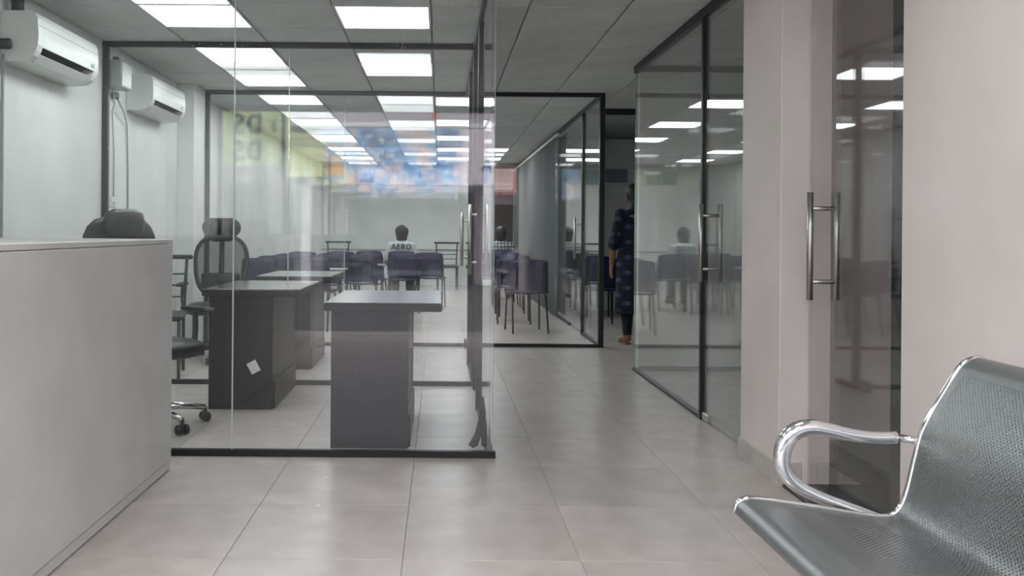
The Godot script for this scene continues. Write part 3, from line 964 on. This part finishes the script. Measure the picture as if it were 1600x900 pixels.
func make_classroom():
	var ord := ["nearest", "second", "third", "fourth", "fifth", "sixth"]
	# block along the wall: [x, depth, turn]
	var left := [[-1.98, 9.75, 0.1], [-1.98, 10.7, -0.05], [-1.98, 11.7, 0.08], [-1.98, 12.8, 0.0]]
	for i in left.size():
		student_chair(P(left[i][0], 0, left[i][1]), left[i][2], "navy student chair against the wall, %s of its column" % ord[i], false)
	var mid := [[-1.42, 10.0, -0.1], [-1.45, 11.1, 0.05], [-1.45, 12.1, -0.06], [-1.48, 13.2, 0.05]]
	for i in mid.size():
		student_chair(P(mid[i][0], 0, mid[i][1]), mid[i][2], "navy student chair, %s of the column second from the wall" % ord[i], i == 0)
	var inner := [[-1.02, 11.4, 0.06], [-0.98, 12.4, -0.08], [-1.10, 13.75, 0.0]]
	for i in inner.size():
		student_chair(P(inner[i][0], 0, inner[i][1]), inner[i][2], "navy student chair, %s of the column third from the wall" % ord[i], i == 0)
	student_chair(P(-0.50, 0, 12.35), 0.05, "navy student chair standing right behind the person in white shirt", false)
	student_chair(P(-0.60, 0, 13.7), 0.0, "navy student chair that the person in the white shirt sits on", true)
	student_chair(P(-0.14, 0, 12.9), -0.1, "navy student chair beside the aisle next to the person in white", false)
	var side := [[0.98, 9.95, 0.12], [0.92, 10.95, -0.05], [0.98, 11.9, 0.06], [1.0, 12.9, 0.0], [1.0, 13.85, 0.05]]
	for i in side.size():
		student_chair(P(side[i][0], 0, side[i][1]), side[i][2], "navy student chair, %s of the column beside the corridor glass" % ord[i], false)
	student_chair(P(1.02, 0, 14.75), 0.0, "navy student chair that the person in the checked shirt sits on", false)
	cafe_chair(P(0.14, 0, 17.0), 0.05, "black ladder-back chair alone in the aisle before the back wall")
	cafe_chair(P(-1.98, 0, 17.0), 0.1, "black ladder-back chair rising behind the navy chairs at the back")
	# chairs in the dark room beyond the corridor
	student_chair(P(1.95, 0, 10.6), 0.1, "navy student chair in the dark room behind the standing woman", false)
	student_chair(P(2.05, 0, 11.6), -0.1, "navy student chair farther back in the dark room", false)
	var wv := structure("window_4", "high window on the wall of the unlit room behind the woman", "window")
	slab(wv, "pane", M.window_pane, 2.40, 2.72, 1.86, 2.06, 12.785, 12.795, 0.0)
	for e in [[2.36, 2.76, 2.06, 2.10], [2.36, 2.76, 1.82, 1.86], [2.36, 2.40, 1.86, 2.06], [2.72, 2.76, 1.86, 2.06]]:
		slab(wv, "frame_bar", M.window_white, e[0], e[1], e[2], e[3], 12.775, 12.80, 0.002)
	# grey vertical blind inside the side glass and a dark door in the corner
	var bl := thing("vertical_blind", "grey vertical blind hanging along the classroom side glass", "blind", P(XC - 0.06, 0, 11.4))
	box(bl, "head_rail", M.window_white, Vector3(0, 2.40, -3.3), Vector3(0.04, 0.04, 6.6), 0.004)
	var sl := begin(false)
	for k in 66:
		var tt := Transform3D(Basis(Vector3.UP, 0.25 + 0.05 * ((k * 7) % 5)), Vector3(0, 1.21, -0.05 - 0.1 * k))
		prism(sl, PackedVector2Array([Vector2(-0.0012, -1.17), Vector2(0.0012, -1.17), Vector2(0.0012, 1.17), Vector2(-0.0012, 1.17)]), -0.054, 0.054, tt)
	tag(put(sl, "slats", M.blind, bl), "", "", "", "stuff")
	var dr := structure("door_6", "dark brown door in the far corner of the classroom", "door")
	slab(dr, "leaf", M.door_brown, 1.10, 1.50, 0.01, 2.0, ZEND - 0.035, ZEND - 0.002, 0.004)
	slab(dr, "frame_bar", M.window_white, 1.06, 1.10, 0.0, 2.04, ZEND - 0.045, ZEND - 0.001, 0.004)
	slab(dr, "frame_bar", M.window_white, 1.10, 1.50, 2.0, 2.04, ZEND - 0.045, ZEND - 0.001, 0.004)
	# high windows on the back wall
	var n := 2
	for x in [-1.38, -0.16]:
		var w := structure("window_%d" % n, ["high window on the back wall above the wall-side chairs", "high window on the back wall near the aisle"][n - 2], "window")
		n += 1
		var z := ZEND - 0.02
		slab(w, "pane", M.window_pane, x - 0.31, x + 0.31, 2.12, 2.42, z - 0.005, z + 0.01, 0.0)
		for e in [[x - 0.35, x + 0.35, 2.42, 2.46], [x - 0.35, x + 0.35, 2.08, 2.12], [x - 0.35, x - 0.31, 2.12, 2.42], [x + 0.31, x + 0.35, 2.12, 2.42], [x - 0.012, x + 0.012, 2.12, 2.42]]:
			slab(w, "frame_bar", M.window_white, e[0], e[1], e[2], e[3], z - 0.02, z + 0.015, 0.002)

# ------------------------------------------------------------------ waiting bench
func perforated_tex() -> ImageTexture:
	var im := Image.create(64, 64, false, Image.FORMAT_RGBA8)
	im.fill(Color(1, 1, 1, 1))
	for y in 64:
		for x in 64:
			for c in [Vector2(16, 16), Vector2(48, 48)]:
				if Vector2(x + 0.5, y + 0.5).distance_to(c) < 11.5: im.set_pixel(x, y, Color(1, 1, 1, 0))
	return ImageTexture.create_from_image(im)

func make_bench():
	var steel := mat(Color(0.60, 0.61, 0.61), 0.42, 0.85)
	var perf := mat(Color(0.60, 0.61, 0.61), 0.42, 0.85)
	perf.albedo_texture = perforated_tex()
	perf.transparency = BaseMaterial3D.TRANSPARENCY_ALPHA_SCISSOR
	perf.alpha_scissor_threshold = 0.5
	# side profile of the seat shell (x towards the wall, y up), front lip to top of back
	var prof := [Vector2(0.758, 0.418), Vector2(0.762, 0.436), Vector2(0.782, 0.449), Vector2(0.815, 0.449), Vector2(0.89, 0.440), Vector2(0.972, 0.428), Vector2(1.06, 0.414), Vector2(1.125, 0.407), Vector2(1.16, 0.414), Vector2(1.183, 0.438), Vector2(1.198, 0.48), Vector2(1.215, 0.555), Vector2(1.232, 0.62), Vector2(1.258, 0.675), Vector2(1.29, 0.73), Vector2(1.318, 0.775), Vector2(1.338, 0.80), Vector2(1.37, 0.813), Vector2(1.39, 0.806)]
	var cr := Curve2D.new()
	for i in prof.size():
		var d: Vector2 = (prof[mini(i + 1, prof.size() - 1)] - prof[maxi(i - 1, 0)]) / 6.0
		cr.add_point(prof[i], -d, d)
	cr.bake_interval = 0.012
	var line := cr.get_baked_points()
	var nrm := []
	for i in line.size():
		var d := (line[mini(i + 1, line.size() - 1)] - line[maxi(i - 1, 0)]).normalized()
		nrm.append(Vector2(-d.y, d.x))
	var t := thing("waiting_bench", "perforated grey steel waiting bench with chrome armrests", "bench", P(0, 0, 2.235))
	var width := 0.535
	for k in 3:
		var z0 := 0.555 * k
		var seat := Node3D.new()
		seat.name = "seat_shell"
		t.add_child(seat, true)
		var zs := [z0, z0 + 0.035, z0 + width - 0.035, z0 + width]
		var total := 0.0
		var len := []
		for i in line.size():
			if i: total += line[i].distance_to(line[i - 1])
			len.append(total)
		for which in 2:
			var st := begin()
			for side in 2:
				var off := 0.003 * (side * 2 - 1)
				for i in line.size() - 1:
					var lm: float = (len[i] + len[i + 1]) * 0.5
					var holes_here: bool = lm > 0.115 and lm < total - 0.085
					for j in 3:
						var holed := holes_here and j == 1
						if holed != (which == 1): continue
						var q := []
						for e in [[i, zs[j]], [i + 1, zs[j]], [i + 1, zs[j + 1]], [i, zs[j + 1]]]:
							var p: Vector2 = line[e[0]] + nrm[e[0]] * off
							q.append([Vector3(p.x, p.y, e[1]), Vector2(e[1] / 0.0125, len[e[0]] / 0.0125)])
						var n2: Vector2 = nrm[i] * off
						var order := [0, 1, 2, 0, 2, 3]
						var cr3: Vector3 = (q[1][0] - q[0][0]).cross(q[2][0] - q[0][0])
						if cr3.dot(Vector3(n2.x, n2.y, 0)) > 0: order = [0, 2, 1, 0, 3, 2]
						for o in order:
							st.set_uv(q[o][1])
							st.add_vertex(q[o][0])
			put(st, "perforated_sheet" if which == 1 else "border_sheet", perf if which == 1 else steel, seat)
		# chrome trim along both ends of the shell
		for z in [z0, z0 + width]:
			var pts := []
			for i in line.size(): pts.append(Vector3(line[i].x, line[i].y, z))
			var ed := begin()
			tube(ed, pts, 0.0085, 8)
			put(ed, "edge_trim", M.chrome, seat)
		# rolled tubes along lip and top
		var fr := begin()
		tube(fr, [Vector3(line[0].x + 0.004, line[0].y, z0), Vector3(line[0].x + 0.004, line[0].y, z0 + width)], 0.007, 8)
		put(fr, "front_roll", steel, seat)
	# armrests: chrome loops in front of each end
	var arm2 := [Vector2(1.185, 0.602), Vector2(1.13, 0.601), Vector2(1.067, 0.608), Vector2(1.0, 0.622), Vector2(0.955, 0.626), Vector2(0.918, 0.612), Vector2(0.895, 0.58), Vector2(0.889, 0.54), Vector2(0.90, 0.505), Vector2(0.93, 0.474), Vector2(0.985, 0.446), Vector2(1.05, 0.422), Vector2(1.11, 0.400), Vector2(1.15, 0.385)]
	var ac := Curve2D.new()
	for i in arm2.size():
		var d: Vector2 = (arm2[mini(i + 1, arm2.size() - 1)] - arm2[maxi(i - 1, 0)]) / 6.0
		ac.add_point(arm2[i], -d, d)
	ac.bake_interval = 0.012
	for z in [-0.035, 1.70]:
		var pts := []
		var rad := []
		var bp := ac.get_baked_points()
		for i in bp.size():
			pts.append(Vector3(bp[i].x, bp[i].y, z))
			rad.append(0.0125 + 0.006 * exp(-pow((i - bp.size() * 0.42) / (bp.size() * 0.16), 2.0)))
		var am := begin()
		tube(am, pts, rad, 14, true, 1.25)
		var o := put(am, "armrest", M.chrome, t)
		var br := begin()
		tube(br, [Vector3(1.19, 0.602, z), Vector3(1.225, 0.60, z + (0.03 if z < 0.5 else -0.03))], 0.010, 8)
		put(br, "bracket", M.chrome, o)
	box(t, "beam", M.leg_dark, Vector3(1.08, 0.355, 0.83), Vector3(0.06, 0.06, 1.62), 0.006)
	for z in [0.35, 1.35]:
		var lg := begin()
		tube(lg, [Vector3(0.84, 0.022, z), Vector3(0.98, 0.045, z), Vector3(1.08, 0.10, z), Vector3(1.08, 0.34, z)], 0.02, 10)
		tube(lg, [Vector3(1.08, 0.10, z), Vector3(1.18, 0.045, z), Vector3(1.32, 0.022, z)], 0.02, 10)
		put(lg, "leg", M.chrome, t)

# ------------------------------------------------------------------ people
func hand_bones(w: Vector3, down: Vector3, out: Vector3, s: float) -> Array:
	# w: wrist, down: along the fingers, out: towards the thumb
	var n := down.cross(out).normalized()
	var b := [[w, w + down * 0.045 * s + out * 0.012 * s, 0.020 * s, 0.020 * s], [w + out * 0.012 * s, w + down * 0.082 * s + out * 0.022 * s, 0.017 * s, 0.014 * s], [w - out * 0.012 * s, w + down * 0.078 * s - out * 0.022 * s, 0.017 * s, 0.013 * s]]
	var ln := [0.068, 0.076, 0.070, 0.055]
	for k in 4:
		var r0: Vector3 = w + down * (0.082 - 0.004 * absf(k - 1.0)) * s + out * (0.030 - 0.0195 * k) * s
		var m: Vector3 = r0 + (down + n * 0.15).normalized() * ln[k] * 0.5 * s
		b.append([r0, m, 0.0088 * s, 0.0082 * s])
		b.append([m, m + (down + n * 0.55).normalized() * ln[k] * 0.5 * s, 0.0082 * s, 0.0072 * s])
	var th: Vector3 = w + down * 0.025 * s + out * 0.026 * s
	var tm: Vector3 = th + (down * 0.8 + out * 0.6 + n * 0.2).normalized() * 0.038 * s
	b.append([th, tm, 0.0115 * s, 0.0098 * s])
	b.append([tm, tm + (down + out * 0.15 + n * 0.25).normalized() * 0.032 * s, 0.0095 * s, 0.008 * s])
	return b

func head_bones(c: Vector3, f: Vector3) -> Array:
	# c: middle of the head, f: the way the face looks
	var s := f.cross(Vector3.UP).normalized()
	var b := [
		[c + Vector3(0, 0.035, 0) - f * 0.02, c + Vector3(0, 0.03, 0) + f * 0.02, 0.088, 0.080],
		[c - Vector3(0, 0.02, 0) + f * 0.03, c - Vector3(0, 0.085, 0) + f * 0.055, 0.062, 0.038],
		[c + f * 0.09 + Vector3(0, 0.005, 0), c + f * 0.108 - Vector3(0, 0.03, 0), 0.010, 0.016],
		[c + f * 0.088 - Vector3(0, 0.06, 0) - s * 0.02, c + f * 0.088 - Vector3(0, 0.06, 0) + s * 0.02, 0.010, 0.010],
	]
	for e in [-1.0, 1.0]:
		b.append([c + s * e * 0.080 + Vector3(0, 0.012, 0), c + s * e * 0.086 - Vector3(0, 0.03, 0), 0.016, 0.011])
		b.append([c + f * 0.078 + s * e * 0.032 + Vector3(0, 0.018, 0), c + f * 0.079 + s * e * 0.042 + Vector3(0, 0.017, 0), 0.012, 0.011])
	return b

func make_people():
	# woman standing with her back to the camera at the corridor end
	var w := thing("person", "person in a navy printed kurta standing with back turned at corridor end", "person", P(1.985, 0, 8.92), 0.12)
	var sk := begin()
	var f := Vector3(0.35, 0, -1).normalized()
	net(sk, [
		[Vector3(0, 1.29, 0), Vector3(0, 1.42, -0.01), 0.052, 0.047],
		[Vector3(-0.17, 1.29, 0), Vector3(-0.235, 1.03, 0.015), 0.047, 0.040], [Vector3(-0.235, 1.03, 0.015), Vector3(-0.235, 0.80, -0.035), 0.040, 0.026],
		[Vector3(0.17, 1.29, 0), Vector3(0.235, 1.03, 0.015), 0.047, 0.040], [Vector3(0.235, 1.03, 0.015), Vector3(0.20, 0.84, -0.14), 0.040, 0.026],
		[Vector3(0, 1.26, 0), Vector3(0, 0.95, 0), 0.10, 0.11, 1.35], [Vector3(-0.09, 0.90, 0), Vector3(-0.09, 0.48, 0), 0.085, 0.058], [Vector3(-0.09, 0.48, 0), Vector3(-0.085, 0.09, 0.02), 0.055, 0.036],
		[Vector3(0.09, 0.90, 0), Vector3(0.09, 0.48, -0.02), 0.085, 0.058], [Vector3(0.09, 0.48, -0.02), Vector3(0.085, 0.09, 0.0), 0.055, 0.036],
		[Vector3(-0.085, 0.06, 0.035), Vector3(-0.10, 0.034, -0.13), 0.036, 0.022], [Vector3(0.085, 0.06, 0.015), Vector3(0.10, 0.034, -0.15), 0.036, 0.022],
	], 0.03, 0.013)
	net(sk, head_bones(Vector3(0, 1.49, -0.015), f), 0.025, 0.006)
	for e in [-1.0, 1.0]:
		var wr := Vector3(-0.235, 0.80, -0.035) if e < 0 else Vector3(0.20, 0.84, -0.14)
		net(sk, hand_bones(wr, Vector3(0, -0.97, -0.24) if e < 0 else Vector3(-0.2, -0.7, -0.68).normalized(), Vector3(0, -0.24, -0.97) if e < 0 else Vector3(-0.9, 0.4, -0.1).normalized(), 0.95), 0.008, 0.0045)
	put(sk, "body", M.skin, w)
	var hr := begin()
	var hc := Vector3(0, 1.49, -0.015)
	net(hr, [[hc + Vector3(0, 0.045, 0) - f * 0.02, hc + Vector3(0, 0.04, 0) + f * 0.005, 0.10, 0.092], [hc - f * 0.045, hc - f * 0.05 - Vector3(0, 0.07, 0), 0.075, 0.05], [hc - f * 0.09 - Vector3(0, 0.05, 0), hc - f * 0.10 - Vector3(0, 0.09, 0), 0.045, 0.042]], 0.03, 0.008)
	put(hr, "hair", M.hair, w)
	var ku := begin()
	net(ku, [
		[Vector3(0, 1.30, 0), Vector3(0, 1.18, 0), 0.085, 0.118, 1.45], [Vector3(0, 1.20, 0), Vector3(0, 1.02, 0), 0.120, 0.118, 1.35], [Vector3(0, 1.02, 0), Vector3(0, 0.82, 0.005), 0.118, 0.140, 1.38],
		[Vector3(0, 0.82, 0.005), Vector3(0, 0.50, 0.01), 0.140, 0.148, 1.38],
		[Vector3(-0.155, 1.315, 0), Vector3(-0.235, 1.00, 0.015), 0.062, 0.056], [Vector3(0.155, 1.315, 0), Vector3(0.235, 1.00, 0.015), 0.062, 0.056],
	], 0.03, 0.014)
	# straight skirt of the kurta down to its hem
	var rg := []
	for e in [[0.62, 0.192, 0.138], [0.50, 0.206, 0.147], [0.40, 0.214, 0.152], [0.315, 0.220, 0.156], [0.313, 0.214, 0.150], [0.45, 0.16, 0.12]]:
		var ring := PackedVector3Array()
		for k in 48:
			var a := TAU * k / 48.0
			var rip: float = 1.0 + 0.035 * sin(a * 7.0) * clampf((0.62 - e[0]) / 0.3, 0.0, 1.0)
			ring.append(Vector3(cos(a) * e[1] * rip, e[0], sin(a) * e[2] * rip + 0.008))
		rg.append(ring)
	loft(ku, rg, false)
	put(ku, "kurta", M.kurta, w)
	var le := begin()
	net(le, [[Vector3(-0.09, 0.60, 0), Vector3(-0.085, 0.11, 0.02), 0.072, 0.045], [Vector3(0.09, 0.60, -0.01), Vector3(0.085, 0.11, 0.0), 0.072, 0.045]], 0.01, 0.012)
	put(le, "leggings", M.trousers, w)
	for e in [-1.0, 1.0]:
		var so := begin()
		net(so, [[Vector3(0.085 * e, 0.012, 0.055 - 0.01 - 0.01 * e), Vector3(0.10 * e, 0.012, -0.135 - 0.01 * e), 0.012, 0.012, 2.6, 1.0], [Vector3(0.085 * e - 0.035, 0.03, -0.06), Vector3(0.09 * e + 0.04, 0.03, -0.06), 0.010, 0.010]], 0.012, 0.006)
		put(so, "sandal", M.sandal, w)
	seated_person(P(-0.60, 0, 13.68), 0.0, "person in a white printed shirt sitting with back turned in the classroom", M.shirt_white, true)
	seated_person(P(1.02, 0, 14.73), -0.1, "person in a checked shirt sitting near the corridor glass", M.checked, false)

func seated_person(at: Vector3, turn: float, label: String, shirt: Material, printed: bool):
	var t := thing("person", label, "person", at, turn)
	var f := Vector3(0, 0, -1)
	var hc := Vector3(0, 1.09, -0.02)
	var sk := begin()
	var bones := [
		[Vector3(0, 0.56, 0.03), Vector3(0, 0.86, 0.02), 0.12, 0.12, 1.35], [Vector3(0, 0.90, 0.02), Vector3(0, 1.02, 0.0), 0.055, 0.05],
		[Vector3(-0.18, 0.88, 0.02), Vector3(-0.23, 0.64, 0.0), 0.048, 0.042], [Vector3(-0.23, 0.64, 0.0), Vector3(-0.12, 0.56, -0.24), 0.040, 0.028],
		[Vector3(0.18, 0.88, 0.02), Vector3(0.23, 0.64, 0.0), 0.048, 0.042], [Vector3(0.23, 0.64, 0.0), Vector3(0.12, 0.56, -0.24), 0.040, 0.028],
	]
	for e in [-1.0, 1.0]:
		bones.append([Vector3(0.09 * e, 0.535, 0.03), Vector3(0.11 * e, 0.52, -0.38), 0.078, 0.058])
		bones.append([Vector3(0.11 * e, 0.52, -0.38), Vector3(0.11 * e, 0.10, -0.36), 0.054, 0.038])
		bones.append([Vector3(0.11 * e, 0.055, -0.33), Vector3(0.12 * e, 0.035, -0.50), 0.036, 0.026])
	net(sk, bones, 0.03, 0.016)
	net(sk, head_bones(hc, f), 0.025, 0.008)
	for e in [-1.0, 1.0]:
		net(sk, hand_bones(Vector3(0.12 * e, 0.57, -0.25), Vector3(-0.5 * e, 0.12, -0.85).normalized(), Vector3(-0.8 * e, 0.2, 0.5).normalized(), 1.0), 0.008, 0.0055)
	put(sk, "body", M.skin, t)
	var hr := begin()
	net(hr, [[hc + Vector3(0, 0.035, 0.02), hc + Vector3(0, 0.035, -0.01), 0.105, 0.092], [hc + Vector3(0, 0.0, 0.03), hc + Vector3(0, -0.07, 0.035), 0.092, 0.085]], 0.02, 0.010)
	put(hr, "hair", M.hair, t)
	var sh := begin()
	net(sh, [
		[Vector3(0, 0.56, 0.03), Vector3(0, 0.86, 0.02), 0.138, 0.130, 1.38], [Vector3(0, 0.86, 0.02), Vector3(0, 0.955, 0.01), 0.09, 0.058, 1.4],
		[Vector3(-0.165, 0.90, 0.02), Vector3(-0.225, 0.70, 0.005), 0.064, 0.060], [Vector3(0.165, 0.90, 0.02), Vector3(0.225, 0.70, 0.005), 0.064, 0.060],
	], 0.03, 0.014)
	var shm := put(sh, "shirt", shirt, t)
	if printed:
		var tm := TextMesh.new()
		var fo := SystemFont.new()
		fo.font_names = PackedStringArray(["Droid Sans"])
		fo.font_weight = 700
		tm.font = fo
		tm.text = "AERO"
		tm.font_size = 64
		tm.pixel_size = 0.0019
		tm.depth = 0.012
		var o := place(tm, "lettering", M.print_dark, shm, Vector3(0, 0.885, 0.150))
		tag(o, "dark block lettering on the back of the shirt")
	var tr := begin()
	var tb := []
	for e in [-1.0, 1.0]:
		tb.append([Vector3(0.09 * e, 0.54, 0.04), Vector3(0.11 * e, 0.525, -0.38), 0.090, 0.070])
		tb.append([Vector3(0.11 * e, 0.525, -0.38), Vector3(0.11 * e, 0.12, -0.36), 0.066, 0.055])
	net(tr, tb, 0.02, 0.016)
	put(tr, "trousers", M.trousers, t)
	for e in [-1.0, 1.0]:
		var so := begin()
		net(so, [[Vector3(0.11 * e, 0.045, -0.32), Vector3(0.12 * e, 0.038, -0.51), 0.043, 0.036]], 0.01, 0.010)
		put(so, "shoe", M.plastic_black, t)

# ------------------------------------------------------------------ street behind the camera, mirrored in the glass
func sign_tex(kind: int) -> ImageTexture:
	var n := FastNoiseLite.new()
	n.seed = 40 + kind
	n.frequency = 0.02
	var n2 := FastNoiseLite.new()
	n2.seed = 90 + kind
	n2.frequency = 0.035
	var im := Image.create(256, 96, false, Image.FORMAT_RGB8)
	for y in 96:
		for x in 256:
			var a := n.get_noise_2d(x, y)
			var b := n2.get_noise_2d(x, y)
			var c := Color(0.42, 0.62, 0.80)
			if a > 0.18: c = Color(0.80, 0.70, 0.70)
			elif a < -0.22: c = Color(0.18, 0.36, 0.62)
			if b > 0.3: c = Color(0.80, 0.84, 0.88)
			if x > 205: c = Color(0.86, 0.82, 0.85)
			if x > 12 and x < 38 and y > 12 and y < 34: c = Color(0.78, 0.40, 0.28)
			im.set_pixel(x, y, c)
	return ImageTexture.create_from_image(im)

func lettering(parent: Node, text: String, at: Vector3, size: float, m: Material):
	var tm := TextMesh.new()
	var fo := SystemFont.new()
	fo.font_names = PackedStringArray(["Droid Sans"])
	tm.font = fo
	fo.font_weight = 700
	tm.text = text
	tm.font_size = 64
	tm.pixel_size = size / 64.0
	tm.depth = 0.02
	var o := place(tm, "lettering", m, parent, at)
	o.rotation.y = PI

func make_street():
	var g := structure("ground", "grey asphalt street outside the shopfront", "street")
	slab(g, "asphalt", mat(Color(0.27, 0.27, 0.27), 0.9), -30, 30, -0.35, -0.14, -40.0, ZSHOP - 0.12, 0.0)
	var zf := -12.0
	var b := thing("building", "grey shop building across the street, mirrored in the glass", "building", P(0, 0, zf))
	var lilac := grained(mat(Color(0.66, 0.63, 0.67), 0.85), noise_tex(0.01, [Color(0.85, 0.85, 0.85), Color(1, 1, 1)], 256, 21), 0.15)
	var dark := mat(Color(0.14, 0.12, 0.13), 0.7)
	var white := mat(Color(0.85, 0.85, 0.86), 0.7)
	box(b, "wall", lilac, Vector3(0, 3.1, 0.8), Vector3(24, 6.5, 1.0), 0.02)
	box(b, "ledge", white, Vector3(-0.6, 3.62, 0.12), Vector3(6.0, 0.12, 0.5), 0.02)
	box(b, "ledge", dark, Vector3(-0.6, 3.52, 0.15), Vector3(6.0, 0.08, 0.4), 0.02)
	for e in [[-4.3, 1.5, 2.4], [-1.0, 3.6, 2.2], [2.2, 1.4, 2.2]]:
		box(b, "shop_opening", dark, Vector3(e[0], -0.14 + e[2] * 0.5, 0.28), Vector3(e[1], e[2], 0.1), 0.01)
	for x in [-5.3, -3.2, 1.1, 3.1]:
		box(b, "pillar", white, Vector3(x, 1.05, 0.22), Vector3(0.22, 2.4, 0.25), 0.01)
	# blue signboard
	var s := thing("shop_sign", "long blue and white signboard above the shops across the street", "sign", P(-0.8, 2.2, zf + 0.5))
	var bm := mat(Color.WHITE, 0.5)
	bm.albedo_texture = sign_tex(1)
	bm.uv1_triplanar = true
	bm.uv1_scale = Vector3(1.0 / 4.1, 1.0 / 1.3, 1)
	bm.uv1_offset = Vector3(0.5, 0, 0)
	box(s, "board", bm, Vector3(0, 0.65, 0.05), Vector3(4.1, 1.3, 0.12), 0.01)
	var ink := mat(Color(0.12, 0.16, 0.26), 0.6)
	for k in 22:
		var hh := 0.10 + 0.05 * ((k * 7) % 3)
		box(s, "letter_stroke", ink, Vector3(-1.6 + k * 0.135 + 0.03 * ((k * 5) % 3), 0.60 + hh * 0.5, -0.015), Vector3(0.05, hh, 0.01), 0.002)
	lettering(s, "A", Vector3(1.86, 0.45, -0.012), 0.4, ink)
	# yellow-green signboards
	var lime := mat(Color(0.68, 0.75, 0.48), 0.6)
	var dgreen := mat(Color(0.05, 0.07, 0.04), 0.7)
	var s2 := thing("shop_sign", "yellow-green signboard with large dark letters across the street", "sign", P(-4.35, 2.6, zf + 0.5))
	box(s2, "board", lime, Vector3(0, 0.65, 0.05), Vector3(1.75, 1.3, 0.1), 0.01)
	lettering(s2, "DS", Vector3(-0.12, 0.98, -0.012), 0.62, dgreen)
	lettering(s2, "DS", Vector3(-0.12, 0.36, -0.012), 0.62, dgreen)
	lettering(s2, "2", Vector3(0.5, 0.92, -0.01), 0.3, dgreen)
	var s3 := thing("shop_sign", "smaller faded yellow-green board next to the blue sign", "sign", P(-3.12, 2.35, zf + 0.75))
	box(s3, "board", mat(Color(0.68, 0.70, 0.50), 0.7), Vector3(0, 0.5, 0.05), Vector3(0.85, 1.0, 0.1), 0.01)
	var s4 := thing("shop_sign", "pink signboard behind a white grille across the street", "sign", P(2.5, 2.35, zf + 0.5))
	box(s4, "board", mat(Color(0.86, 0.52, 0.50), 0.6), Vector3(0, 0.55, 0.05), Vector3(1.5, 1.1, 0.1), 0.01)
	for k in 7:
		box(s4, "grille_bar", white, Vector3(-0.66 + k * 0.22, 0.55, -0.02), Vector3(0.035, 1.1, 0.03), 0.003)
	for k in 5:
		box(s4, "grille_bar", white, Vector3(0, 0.11 + k * 0.22, -0.03), Vector3(1.5, 0.035, 0.02), 0.003)
	var s5 := thing("shop_sign", "narrow red vertical banner on the building across the street", "sign", P(-0.15, 3.72, zf + 0.5))
	box(s5, "board", mat(Color(0.72, 0.12, 0.16), 0.6), Vector3(0, 0.28, 0.05), Vector3(0.14, 0.55, 0.06), 0.005)
